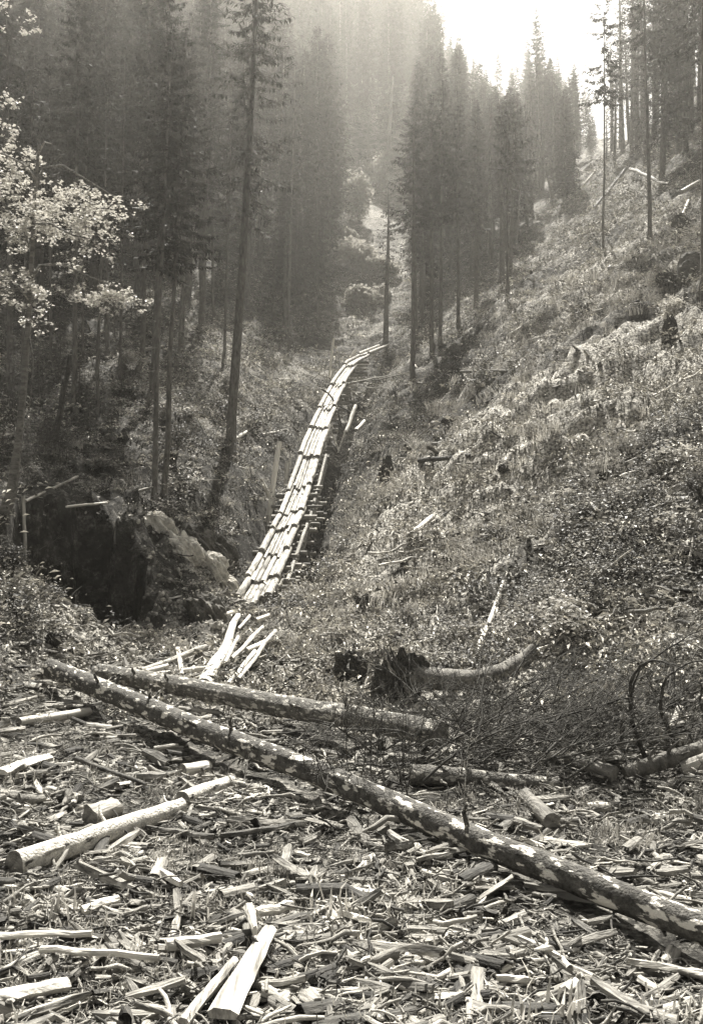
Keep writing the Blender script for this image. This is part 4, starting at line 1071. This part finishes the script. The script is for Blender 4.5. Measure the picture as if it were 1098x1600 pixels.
for k in range(16):
    px, py = g.uniform(540, 660), g.uniform(1190, 1275); p = hit(px, py)
    o = link('brush_twig', BR[int(g.integers(8))], tuple(p), rot=(g.normal(0, .4), -g.uniform(.6, 1.5), g.uniform(0, 6.28)), scale=float(g.uniform(.3, .55)))
    tag(o, ('tall' if o.scale[0] > .43 else 'low') + ' dark twiggy shoot left of the brush heap, ' + ('at its left side' if px < 580 else ('in its middle' if px < 620 else 'at its right side')) + (' behind' if py < 1230 else ' in front'), 'branch', 'twiggy shoots of the small thicket')
def hoop(pts, w, label, d0, seed):
    P = np.array([P3(x, y, d0 + dd) for x, y, dd in pts]); n = len(P)
    t = np.linspace(0, 1, n); tt = np.linspace(0, 1, 24)
    P = np.stack([np.interp(tt, t, P[:, j]) for j in range(3)], 1)
    for _ in range(3): P[1:-1] = (P[:-2] + 2 * P[1:-1] + P[2:]) / 4
    gh = np.random.default_rng(seed + 70); P = P + gh.normal(0, .012, P.shape).cumsum(0) * np.sin(np.linspace(0, 3.14, 24))[:, None]
    mb = MB(); mb.tube(P, np.linspace(w / 2, w * .13, 24) * d0 / F, 7, rough=.3, seed=seed)
    for z in range(9):
        i_ = int(gh.integers(5, 23)); dv = gh.normal(0, 1, 3) * [.8, .5, .6] + (P[min(i_ + 1, 23)] - P[i_ - 1]) * 4; dv /= np.linalg.norm(dv); l_ = gh.uniform(.12, .5)
        mb.tube(np.array([P[i_], P[i_] + dv * l_ * .5 + gh.normal(0, .02, 3), P[i_] + dv * l_ + gh.normal(0, .05, 3)]), np.array([.007, .005, .002]), 4, seed=z)
    tag(link('hooped_branch', mb.mesh('hooped_branch', [M['twig']], off=P[0]), P[0]), label, 'branch')
dh = hit(1010, 1195)[1]
hoop([(1010, 1190, 0), (990, 1140, -.1), (983, 1090, -.2), (986, 1055, -.3), (1003, 1034, -.4), (1035, 1030, -.5), (1068, 1044, -.6)], 8, 'left of two big dark branches bent into hoops at the right', dh, 1)
hoop([(1060, 1172, 0), (1040, 1130, -.1), (1033, 1098, -.2), (1040, 1065, -.3), (1058, 1044, -.4), (1090, 1032, -.5), (1140, 1030, -.6)], 7, 'right of two big dark branches bent into hoops at the right', dh, 2)
hoop([(905, 1180, 0), (905, 1140, -.1), (925, 1105, -.2), (965, 1087, -.3), (990, 1090, -.3)], 5, 'smaller dark arched branch left of the two hoops', dh, 3)
hoop([(1104, 1130, 0), (1092, 1100, -.1), (1094, 1060, -.2), (1120, 1030, -.3)], 5, 'dark arched branch cut by the right edge', dh, 4)
hoop([(985, 1130, .2), (990, 1060, .1), (1035, 1020, 0), (1090, 985, 0), (1130, 975, 0)], 4, 'thin long branch arching over the hoops to the right edge', dh, 5)
# ------------------------------------------------------------------ broken wood strewn over the flat
def chip_slab(seed, L, w, th):
    g = np.random.default_rng(seed); V = []; n = 5
    for f in np.linspace(-.5, .5, n):
        c = np.array([f * L, g.normal(0, .06 * w), g.normal(0, .08 * th)])
        ww = w * (1 - .55 * abs(f * 2) ** 3 * g.uniform(.3, 1.2)) / 2
        V += [c + [g.normal(0, .03 * L), -ww, 0], c + [0, -ww * .4, th * g.uniform(.7, 1.1)], c + [g.normal(0, .03 * L), ww * .7, th * g.uniform(.5, .9)], c + [0, ww, -th * .1], c + [0, 0, -th * .5]]
    V = np.array(V); Q = [(k * 5 + j, k * 5 + 5 + j, k * 5 + 5 + (j + 1) % 5, k * 5 + (j + 1) % 5) for k in range(n - 1) for j in range(5)]
    T = [(0, 1, 4), (1, 2, 4), (2, 3, 4)]; o = (n - 1) * 5; T += [(o + c, o + b_, o + a_) for a_, b_, c in T]
    return V, np.array(Q), np.array(T)
def stick_mesh(seed, L, r, curve, m, fork=True, sides=7):
    g = np.random.default_rng(seed); mb = MB(); q = np.linspace(0, 1, 7)
    P = np.stack([(q - .5) * L, g.normal(0, curve * L * .12, 7).cumsum(), g.normal(0, curve * L * .07, 7).cumsum()], 1); P -= P.mean(0)
    mb.tube(P, r * (1 - .5 * q), sides, rough=.25, cap=1, seed=seed)
    if fork:
        c = P[3]; mb.tube(np.array([c, c + [L * .12, L * .08, L * .03], c + [L * .28, L * .16, L * .03]]), [r * .6, r * .45, r * .25], 5, rough=.2, seed=seed)
    return mb.mesh('driftwood_stick', [M[m], M['chip']])
def curl_mesh(seed, L, w, m):
    g = np.random.default_rng(seed); a = np.linspace(-1.3, 1.3, 6); V = []
    for f in np.linspace(-.5, .5, 4):
        ww = w * g.uniform(.8, 1.1)
        for t in a: V.append([f * L + g.normal(0, .04 * L), math.sin(t) * ww / 2, math.cos(t) * ww / 2 - ww * .25])
    n1 = len(V); V = V + [[x, y * .82, z - w * .06] for x, y, z in V]
    Q = []
    for o, fl in ((0, 0), (n1, 1)):
        for k in range(3):
            for j in range(5):
                q = (o + k * 6 + j, o + k * 6 + 6 + j, o + k * 6 + 7 + j, o + k * 6 + 1 + j); Q.append(q[::-1] if fl else q)
    return make_mesh('bark_curl', np.array(V), [np.array(Q)], [M[m]], smooth=True)
def slab(seed, L, w, th, m):
    V, Q, T = chip_slab(seed, L, w, th); return make_mesh('split_wood', V, [Q, T], [M[m]], smooth=False)
KINDS = []      # (name, mesh, label, category, group)
for k, (L, w, th, m) in enumerate([(.42, .10, .035, 'chip'), (.30, .12, .04, 'chip'), (.55, .07, .03, 'chip'), (.24, .09, .05, 'chip'), (.36, .08, .03, 'weathered'), (.65, .10, .04, 'chip'), (.5, .12, .03, 'weathered'), (.28, .06, .03, 'peeled')]):
    KINDS.append(('split_wood', slab(500 + k, L, w, th, m), ['pale jagged', 'broad pale', 'long pale', 'blocky pale', 'grey jagged', 'large pale', 'broad grey', 'small bare'][k] + ' split piece of wood lying in the debris of the flat', 'driftwood', 'split slabs strewn over the flat'))
for k, (L, r, c, m, fk) in enumerate([(.75, .018, .5, 'palestick', True), (.55, .022, .4, 'palestick', False), (.5, .012, .4, 'darkwood', True), (.45, .03, .4, 'weathered', False), (.4, .014, .4, 'darkwood', True), (.7, .025, .5, 'weathered', True), (.8, .014, .35, 'palestick', True), (.5, .01, .5, 'twig', True)]):
    KINDS.append(('driftwood_stick', stick_mesh(520 + k, L, r, c, m, fk), ['forked grey', 'crooked grey', 'forked dark', 'stout grey', 'bent dark', 'forked weathered', 'long forked', 'thin dark'][k] + ' broken stick lying in the debris of the flat', 'driftwood', 'crooked sticks strewn over the flat'))
for k, (L, r, m) in enumerate([(.30, .05, 'weathered'), (.24, .06, 'palestick'), (.36, .045, 'peeled')]):
    KINDS.append(('wood_billet', stick_mesh(540 + k, L, r, .15, m, False, 10), ['grey', 'thick barked', 'bare pale'][k] + ' short round billet lying in the debris of the flat', 'driftwood', 'round billets strewn over the flat'))
for k, (L, w, m) in enumerate([(.35, .12, 'darkwood'), (.28, .10, 'weathered'), (.4, .14, 'chip')]):
    KINDS.append(('bark_curl', curl_mesh(560 + k, L, w, m), ['dark', 'grey', 'pale'][k] + ' curled piece of bark lying in the debris of the flat', 'bark', 'curls of bark strewn over the flat'))
g = np.random.default_rng(99)
NK = len(KINDS)
srcs = {}
wts = np.array([.8, .9, .9, 1.1, 1.1, .25, .6, 1.1] + [1.0, 1.1, 1.6, .7, 1.6, .9, .5, 1.6] + [.3, .3, .25] + [1.3, .8, .5]); wts /= wts.sum()
def flat_point(top=1075, bot=1640):
    while True:
        d = math.exp(g.uniform(math.log(5.4), math.log(17.0))); x = g.uniform(-.46, .46) * d
        if abs(x) < 7.2: return x, d
for k in range(290):
    j = k if k < NK else int(g.choice(NK, p=wts))
    x, d = flat_point()
    nm, me_, lb, ct, gp = KINDS[j]
    s = float(g.uniform(.75, 1.4))
    o = link(nm, me_, (x, d, gz(x, d) + g.uniform(.03, .10)), rot=(g.normal(0, .3), g.normal(0, .16), g.normal(0, .75) + (math.pi if g.random() < .5 else 0)), scale=s)
    qx, qy = CX + x / d * F, CY - gz(x, d) / d * F
    side = 'beyond the longest log' if qy < 1066 + (qx - 82) * .42 else 'before the longest log'
    by = 'near the thick white log' if qx < 330 and qy < 1420 else ('by the pale laths' if qx < 330 else ('by the wide bare plank' if qx < 560 else ('by the stout billet' if qx < 760 else 'towards the right edge')))
    tag(o, lb.replace('lying in the debris of the flat', '') + side + ' ' + by, ct, gp)
    srcs.setdefault(j, o)

# ------------------------------------------------------------------ uncountable cover, as instances of pieces that lie in the scene
def scatter(name, pts, rots, scales, idx, sources, label):
    pts = np.asarray(pts, np.float32)
    me = D.meshes.new(name); me.vertices.add(len(pts)); me.vertices.foreach_set('co', pts.ravel())
    a = me.attributes.new('rot', 'FLOAT_VECTOR', 'POINT'); a.data.foreach_set('vector', np.asarray(rots, np.float32).ravel())
    a = me.attributes.new('size', 'FLOAT', 'POINT'); a.data.foreach_set('value', np.asarray(scales, np.float32))
    a = me.attributes.new('pick', 'INT', 'POINT'); a.data.foreach_set('value', np.asarray(idx, np.int32))
    me.update()
    o = link(name, me)
    tag(o, label, None, None, 'stuff')
    ng = D.node_groups.new(name + '_nodes', 'GeometryNodeTree')
    ng.interface.new_socket('Geometry', in_out='INPUT', socket_type='NodeSocketGeometry')
    ng.interface.new_socket('Geometry', in_out='OUTPUT', socket_type='NodeSocketGeometry')
    N, L = ng.nodes, ng.links
    gi, go = N.new('NodeGroupInput'), N.new('NodeGroupOutput')
    jn = N.new('GeometryNodeGeometryToInstance')
    infos = []
    for s in sources:
        oi = N.new('GeometryNodeObjectInfo'); oi.transform_space = 'ORIGINAL'; oi.inputs['Object'].default_value = s; oi.inputs['As Instance'].default_value = False
        infos.append(oi)
    for oi in reversed(infos): L.new(oi.outputs['Geometry'], jn.inputs[0])
    ip = N.new('GeometryNodeInstanceOnPoints'); ip.inputs['Pick Instance'].default_value = True
    def att(nm, ty):
        q = N.new('GeometryNodeInputNamedAttribute'); q.data_type = ty; q.inputs['Name'].default_value = nm
        return next(s_ for s_ in q.outputs if s_.enabled and s_.name == 'Attribute')
    L.new(gi.outputs[0], ip.inputs['Points']); L.new(jn.outputs[0], ip.inputs['Instance'])
    L.new(att('pick', 'INT'), ip.inputs['Instance Index'])
    er = N.new('FunctionNodeEulerToRotation'); L.new(att('rot', 'FLOAT_VECTOR'), er.inputs[0]); L.new(er.outputs[0], ip.inputs['Rotation'])
    L.new(att('size', 'FLOAT'), ip.inputs['Scale'])
    L.new(ip.outputs[0], go.inputs[0])
    md = o.modifiers.new('scatter', 'NODES'); md.node_group = ng
    return o

# chips by the thousand under the larger pieces
def blobs(x, y, L):
    v = np.zeros(len(x))
    for px, py, r, w in L:
        p = hit(px, py); v += w * np.exp(-((x - p[0]) ** 2 + (y - p[1]) ** 2) / r ** 2)
    return v
def clear_of_logs(x, y, pad, big=.07):
    ok = np.ones(len(x), bool)
    for A, B, r in LOGS:
        if r < big: continue
        ab = B[:2] - A[:2]; t = np.clip(((x - A[0]) * ab[0] + (y - A[1]) * ab[1]) / (ab @ ab), 0, 1)
        ok &= np.hypot(x - A[0] - t * ab[0], y - A[1] - t * ab[1]) > r + pad
    return ok
def offflat_(x, y): return (y + 1.1 * np.maximum(0, x - 3.5)) > 15.5
def clear_spots(x, y):
    ok = np.ones(len(x), bool)
    for px, py, r in [(400, 935, 1.6), (100, 1080, 1.6), (70, 1085, 1.2), (160, 1075, 1.4), (210, 1070, 1.2), (370, 990, 1.6), (375, 1030, 1.6), (345, 1050, 1.5), (300, 1040, 1.6), (240, 1050, 1.6), (240, 850, 1.2), (285, 885, 1.3), (325, 915, 1.2), (350, 935, 1.2), (320, 970, 1.2), (230, 930, 1.4),
                      (620, 1085, 1.2), (690, 1085, 1.2), (780, 1070, 1.0), (548, 1060, 1.0), (575, 1075, .8), (740, 1035, .5), (765, 975, .5), (785, 920, .5), (150, 985, 1.5), (180, 940, 1.5)]:
        p = hit(px, py); ok &= np.hypot(x - p[0], y - p[1]) > r * .8
    ok &= np.hypot((x + 7.1) / 1.9, (y - 24.2) / 3.4) > 1.25
    ok &= g.random(len(x)) > np.maximum(np.clip(blobs(x, y, SHADE[:4]), 0, .96), np.clip(blobs(x, y, SHADE[4:]), 0, .6))
    return ok
N1 = 38000
dd = np.exp(g.uniform(math.log(4.6), math.log(20.0), N1)); xx = g.uniform(-.5, .5, N1) * dd
keep = (np.abs(xx + .5) < 7.5 + .08 * dd); xx, dd = xx[keep], dd[keep]
clump = fbm(xx * .8, dd * .8, 3, 44)
keep = (g.random(len(xx)) < sstep(.35, .6, clump) * .9 + .18) & clear_of_logs(xx, dd, .02); xx, dd = xx[keep], dd[keep]; N1 = len(xx)
zz = ground(xx, dd) + g.uniform(.0, .07, N1)
ids = g.choice(NK, N1, p=wts)
dz = fbm(xx * .55 + 4, dd * .55, 4, 52) > .5
ids = np.where(dz & (g.random(N1) < .72), g.choice([4, 10, 12, 15, 19, 20, 13], N1), ids)
order = sorted(srcs)
scatter('wood_debris', np.stack([xx, dd, zz], 1), np.stack([g.normal(0, .35, N1), g.normal(0, .22, N1), g.normal(0, .85, N1) + math.pi * g.integers(0, 2, N1)], 1),
        np.minimum(g.lognormal(-1.05, .55, N1), 1.2), ids, [srcs[j] for j in order], 'thousands of broken wood chips and sticks covering the flat')

# bark shreds and crumbs between them
N4 = 26000; dd = np.exp(g.uniform(math.log(4.8), math.log(17.0), N4)); xx = g.uniform(-.48, .48, N4) * dd
keep = (np.abs(xx) < 8) & clear_of_logs(xx, dd, 0); xx, dd = xx[keep], dd[keep]; N4 = len(xx)
scatter('bark_shreds', np.stack([xx, dd, ground(xx, dd) + g.uniform(0, .04, N4)], 1), np.stack([g.normal(0, .5, N4), g.normal(0, .3, N4), g.uniform(0, 6.28, N4)], 1),
        g.uniform(.10, .34, N4), g.choice([4, 6, 8, 9, 10, 12, 13, 15, 19, 20, 3, 1], N4), [srcs[j] for j in order], 'fine shreds of bark and crumbled wood between the larger pieces')
# more of the same pieces, thinly, up the slopes
N2 = 9000
N3 = 26000
dd = np.exp(g.uniform(math.log(16), math.log(70.0), N2)); xx = g.uniform(-.42, .46, N2) * dd
keep = (g.random(N2) < .12 + .6 * sstep(.45, .65, fbm(xx * .5, dd * .5, 3, 45))) & (seg_dist(xx, dd, CHP)[0] > 1.2) & clear_of_logs(xx, dd, .1)
xx, dd = xx[keep], dd[keep]; N2 = len(xx)
scatter('slope_debris', np.stack([xx, dd, ground(xx, dd) + .06], 1), np.stack([g.normal(0, .3, N2), g.normal(0, .35, N2), g.uniform(0, 6.283, N2)], 1),
        g.lognormal(-.5, .4, N2) * (1 + dd * .012), g.choice(NK, N2, p=wts), [srcs[j] for j in order], 'broken wood and sticks thinly strewn over the slopes')
dd = np.exp(g.uniform(math.log(11.5), math.log(30.0), N3)); xx = g.uniform(-.14, .46, N3) * dd
keep = (offflat_(xx, dd)) & (g.random(N3) < .25 + .75 * sstep(.4, .62, fbm(xx * .7, dd * .7, 3, 47))) & (seg_dist(xx, dd, CHP)[0] > 1.2) & clear_of_logs(xx, dd, .1) & (g.random(N3) > np.clip(blobs(xx, dd, SHADE), 0, .95))
xx, dd = xx[keep], dd[keep]; N3 = len(xx)
scatter('bank_debris', np.stack([xx, dd, ground(xx, dd) + g.uniform(.02, .10, N3)], 1), np.stack([g.normal(0, .4, N3), g.normal(-.2, .35, N3), g.normal(.5, .9, N3)], 1),
        np.minimum(g.lognormal(-.9, .5, N3), 1.0), g.choice(NK, N3, p=wts), [srcs[j] for j in order], 'chips, splinters and sticks covering the lower right bank')
SL = [stick_mesh(580 + k, 1.5 + .3 * k, .04, .25, m, False) for k, m in enumerate(['peeled', 'weathered', 'palestick', 'peeled'])]
for k in range(60):
    px, py = (g.uniform(560, 1090), g.uniform(480, 1040)) if k < 44 else (g.uniform(170, 460), g.uniform(540, 760))
    p = hit(px, py)
    if np.min(np.hypot(CHP[:, 0] - p[0], CHP[:, 1] - p[1])) < 2 or p[1] > 70: continue
    o = link('slope_pole', SL[k % 4], (p[0], p[1], p[2] + .12), rot=(0, g.normal(-.3 if px > 500 else .3, .25), g.normal(.5, .8)), scale=float(g.uniform(.6, 1.0)))
    tag(o, ('bare pale', 'grey', 'barked', 'bright')[k % 4] + ' thin pole lying on the right slope' + (' high up' if py < 640 else (' half way up' if py < 830 else ' low down')) + (' near the slide' if px < 700 else (' towards the right edge' if px > 900 else '')) if k < 44 else 'thin cut pole lying on the left slope below the wood', 'pole', 'thin poles scattered on the slopes')

# plants: a few real ones serve as sources
def herb_mesh(seed, n, size, h, rad, m, stems=5):
    g_ = np.random.default_rng(seed)
    C_ = np.stack([g_.normal(0, rad, n), g_.normal(0, rad, n), np.abs(g_.normal(.45, .3, n)) * h], 1)
    V, T = leaves_mesh(C_, size, g_, .55, .12)
    return make_mesh('leafy_plant', V, [T], [M[m]], smooth=False)
def grass_mesh(seed, n, h, rad, m='grass'):
    g_ = np.random.default_rng(seed); V = []; T = []
    for k in range(n):
        b_ = np.array([g_.normal(0, rad), g_.normal(0, rad), 0]); a = g_.uniform(0, 6.283); l = h * g_.uniform(.5, 1.2); bend = g_.uniform(.1, .8)
        d = np.array([math.cos(a), math.sin(a), 0]); s = np.array([-d[1], d[0], 0]) * .006 * (1 + h)
        m_ = b_ + d * l * bend * .35 + np.array([0, 0, l * .6]); e_ = b_ + d * l * bend + np.array([0, 0, l * (1 - bend * .4)])
        i0 = len(V); V += [b_ - s, b_ + s, m_ + s * .8, m_ - s * .8, e_]; T += [(i0, i0 + 1, i0 + 2), (i0, i0 + 2, i0 + 3), (i0 + 3, i0 + 2, i0 + 4)]
    return make_mesh('grass_tuft', np.array(V), [np.array(T)], [M[m]], smooth=False)
def litter_mesh(seed, n, size, rad, mats):
    """a patch of fallen leaves, bark flakes and chips"""
    g_ = np.random.default_rng(seed)
    C_ = np.stack([g_.normal(0, rad, n), g_.normal(0, rad, n), np.abs(g_.normal(0, .05, n))], 1)
    V, T = leaves_mesh(C_, size, g_, .75, .12, .17)
    me = make_mesh('leaf_litter', V, [T], [M[x] for x in mats], mi=np.tile(g_.integers(0, len(mats), n), 2), smooth=False)
    return me
PL = [('leafy_plant', herb_mesh(600, 95, .06, .40, .16, 'herb'), (1010, 800), 'bright leafy herb on the right slope'),
      ('leafy_plant', herb_mesh(601, 110, .05, .30, .20, 'herb'), (950, 870), 'low wide leafy herb on the right slope'),
      ('leafy_plant', herb_mesh(602, 110, .07, .55, .2, 'herb_dark'), (1060, 860), 'tall dark bramble clump at the right of the slope'),
      ('leafy_plant', herb_mesh(603, 90, .05, .28, .2, 'herb_dark'), (640, 700), 'low dark bramble clump near the slide'),
      ('grass_tuft', grass_mesh(604, 40, .35, .10), (700, 860), 'dry grass tuft in the middle of the right slope'),
      ('grass_tuft', grass_mesh(605, 60, .32, .14), (880, 640), 'taller dry grass tuft beside the gravel slip'),
      ('grass_tuft', grass_mesh(606, 30, .14, .10), (620, 1400), 'short grass tuft among the wood chips'),
      ('litter_patch', litter_mesh(607, 80, .10, .34, ['gravel', 'gravel', 'chip', 'weathered']), (840, 690), 'patch of pale chips and bark flakes on the gravel slip'),
      ('litter_patch', litter_mesh(608, 80, .09, .32, ['weathered', 'darkwood', 'herb']), (420, 640), 'patch of dark leaf litter left of the slide'),
      ('dead_branch', branch_mesh(610, .9, .2, 8, .010, 'palestick'), (560, 860), 'small grey dead twig lying beside the gully')]
psrc = []
for nm, me_, (px, py), lb in PL:
    p = hit(px, py); o = link(nm, me_, tuple(p)); tag(o, lb, 'twig' if nm == 'dead_branch' else ('leaf litter' if nm == 'litter_patch' else 'plant')); psrc.append(o)

def slope_points(n, u0, u1, d0, d1):
    d = np.exp(g.uniform(math.log(d0), math.log(d1), n)); u = g.uniform(u0, u1, n)
    return u * d, d
def put(name, n, u, d, dens, kinds, probs, size, label, sgrow=0.012, tilt=.15):
    x, y = slope_points(n, *u, *d)
    k = (g.random(n) < dens(x, y)) & clear_of_logs(x, y, .08)
    if name in ('undergrowth', 'grass', 'forest_litter'): k &= clear_spots(x, y)
    x, y = x[k], y[k]; m = len(x)
    z = ground(x, y) - .02
    ids = g.choice(len(kinds), m, p=np.array(probs) / sum(probs))
    if name == 'forest_litter': ids = np.where(g.random(m) < blobs(x, y, PALE), 0, ids)
    sc = size * g.lognormal(0, .3, m) * (1 + np.maximum(0, y - 15) * sgrow)
    scatter(name, np.stack([x, y, z], 1), np.stack([g.normal(0, tilt, m), g.normal(0, tilt, m), g.uniform(0, 6.283, m)], 1), sc, ids, [psrc[i] for i in kinds], label)
    return m
offflat = lambda x, y: sstep(13.0, 18.0, y + 1.1 * np.maximum(0, np.where(x < 0, -x - 5.6, x - 3.5)))
offslide = lambda x, y: np.where(seg_dist(x, y, CHP)[0] < 1.3, 0.0, 1.0)
def d_litter(x, y):
    return (1 - .65 * np.clip(blobs(x, y, PALE), 0, 1)) * (.25 + .75 * sstep(.35, .65, fbm(x * .7, y * .7, 3, 70))) * offflat(x, y) * offslide(x, y)
cnt = [put('forest_litter', 17000, (-.46, .46), (12, 110), d_litter, [7, 8], [.55, .45], 1.0, 'chips, bark flakes and leaf litter covering the slopes')]
LEAFY = [(1055, 850, 3.5, 1.0), (1065, 760, 3.5, .8), (980, 880, 2.0, .5), (1040, 990, 1.5, .3), (1010, 700, 3, .3), (20, 940, 2.5, .35), (60, 1020, 2.2, .3), (60, 700, 5, .8), (180, 640, 6, .6), (330, 820, 3, .7), (220, 740, 4, .6), (300, 700, 4, .4), (1020, 560, 5, .2), (600, 700, 5, .35), (500, 920, 2, .6), (230, 800, 3, .6)]
def d_herb(x, y):
    return np.clip(.02 + .8 * blobs(x, y, LEAFY), 0, 1) * (1 - .9 * np.clip(blobs(x, y, PALE[:6]), 0, 1)) * (.03 + .9 * sstep(.42, .62, fbm(x * .55, y * .55, 3, 71))) * offflat(x, y) * offslide(x, y)
cnt.append(put('undergrowth', 32000, (-.46, .46), (12, 75), d_herb, [0, 1, 2, 3], [1, 1, .8, 1.1], .85, 'leafy herbs and brambles growing over the slopes'))
GRASSY = [(700, 850, 3.5, .9), (800, 800, 3, .6), (930, 640, 5, .8), (1000, 600, 5, .7), (830, 590, 5, .7), (860, 560, 6, .5), (660, 900, 3, .7), (530, 860, 2.5, .8), (560, 790, 3, .6), (900, 480, 8, .5), (1000, 450, 8, .5), (750, 640, 4, .4)]
def d_grass(x, y):
    return np.clip(.08 + .8 * blobs(x, y, GRASSY), 0, 1) * (1 - .8 * np.clip(blobs(x, y, PALE[:6]), 0, 1)) * (.15 + sstep(.4, .6, fbm(x * .6, y * .6, 3, 72))) * offflat(x, y) * offslide(x, y)
cnt.append(put('grass', 15000, (-.46, .46), (12, 80), d_grass, [4, 5], [1, .8], .8, 'dry grass in tufts on the slopes'))
cnt.append(put('twigs', 2200, (-.46, .46), (9, 45), lambda x, y: .35 + .5 * sstep(.4, .6, fbm(x * .5, y * .5, 2, 73)), [9], [1], .65, 'loose dead twigs strewn on flat and slopes', tilt=.35))
cnt.append(put('short_grass', 1800, (-.46, .46), (4.8, 16), lambda x, y: sstep(.45, .6, fbm(x * .7, y * .7, 3, 74)) * (np.abs(x) < 7), [6], [1], .8, 'short grass growing between the wood chips'))
# small shrubs one can tell apart on the slopes
SH = [bush('shrub', np.zeros(3), .45, .45, .65, 520, .085, m_, '', seed=900 + k, stems=5) for k, m_ in enumerate(['herb', 'herb_dark', 'herb', 'herb_dark'])]
sg = np.random.default_rng(31); first = {}
for k in range(64):
    if 8 <= k < 28: continue
    px, py = (sg.uniform(560, 1095), sg.uniform(470, 1010)) if k < 44 else ((sg.uniform(-5, 140), sg.uniform(870, 990)) if k < 52 else (sg.uniform(120, 470), sg.uniform(560, 800)))
    p = hit(px, py); v = k % 4; s_ = float(sg.uniform(.7, 1.5)) * (.6 if 44 <= k < 52 else 1)
    if k < 44 and k > 3 and blobs(np.array([p[0]]), np.array([p[1]]), PALE)[0] > .3: continue
    if k < 4: e = SH[v]
    else:
        e = SH[v].copy(); COL.objects.link(e)
        for ch in SH[v].children:
            c = ch.copy(); COL.objects.link(c); c.parent = e
    e.location = tuple(p - np.array([0, 0, .05])); e.rotation_euler = (0, 0, sg.uniform(0, 6.28)); e.scale = (s_, s_, s_ * float(sg.uniform(.7, 1.1)))
    where = 'cleared right slope' if k < 44 else ('left bank before the dark pit' if k < 52 else 'left slope under the tall trunks')
    if k < 44:
        where += (' near the slide' if px < 680 else (' above the uprooted trunk' if px < 850 else ' towards the right edge')) + (', high up' if py < 640 else (', half way up' if py < 830 else ', low down'))
    tag(e, ('tall ' if s_ > 1.2 else 'small ') + ('pale leaved' if v % 2 == 0 else 'dark leaved') + ' shrub on the ' + where, 'shrub', 'low shrubs on the ravine slopes')
# rubble on the spur, in the wash and on the gravel slip
RUB = [(240,835,1.6,.9),(285,880,1.6,.9),(325,915,1.5,.9),(350,945,1.4,.9),(300,940,1.6,.8),(250,930,1.8,.8),(280,960,1.6,.7),(300,910,1.2,.8),(200,1010,1.4,.5),(330,1000,2,.5),(860,660,5,.6),(770,730,4,.6),(940,610,5,.5),(690,800,3,.5),(800,1010,3,.4),(980,1060,2.5,.6),(1050,1090,2,.5),(900,1070,1.8,.5)]
ro = [o_ for o_ in D.objects if o_.name.startswith('stone')]
n_ = 26000; dd = np.exp(g.uniform(math.log(12), math.log(48), n_)); xx = g.uniform(-.36, .42, n_) * dd
keep = (g.random(n_) < np.clip(blobs(xx, dd, RUB), 0, 1) * .8) & (np.hypot((xx + 7.1) / 2.0, (dd - 24.2) / 3.5) > 1); xx, dd = xx[keep], dd[keep]; n_ = len(xx)
scatter('rubble', np.stack([xx, dd, ground(xx, dd) + .02], 1), g.uniform(0, 6.28, (n_, 3)), np.minimum(g.lognormal(-.8, .5, n_), .95), g.integers(0, len(ro), n_), ro, 'loose broken stones on the spur, the wash and the gravel slip')
crowns = [c for c in D.objects if c.name.startswith('crown') and c.parent and c.data in [SPR[k][v][1] for k in ('dense', 'tall') for v in range(len(SPR[k]))]]
seen, csrc = set(), {}
for c in crowns:
    if c.data.name not in csrc: csrc[c.data.name] = c
cl = [(n_, csrc[n_]) for n_ in sorted(csrc)]
FA = np.array([f[:3] for f in FAR]); nf = len(FAR)
scatter('far_forest', FA, np.stack([np.zeros(nf), np.zeros(nf), g.uniform(0, 6.28, nf)], 1), [f[3] / 27 * 1.2 for f in FAR], g.integers(0, len(cl), nf), [c for _, c in cl], 'far wood high on the slopes dissolving into bright haze')
print('COUNTS', N1, cnt)
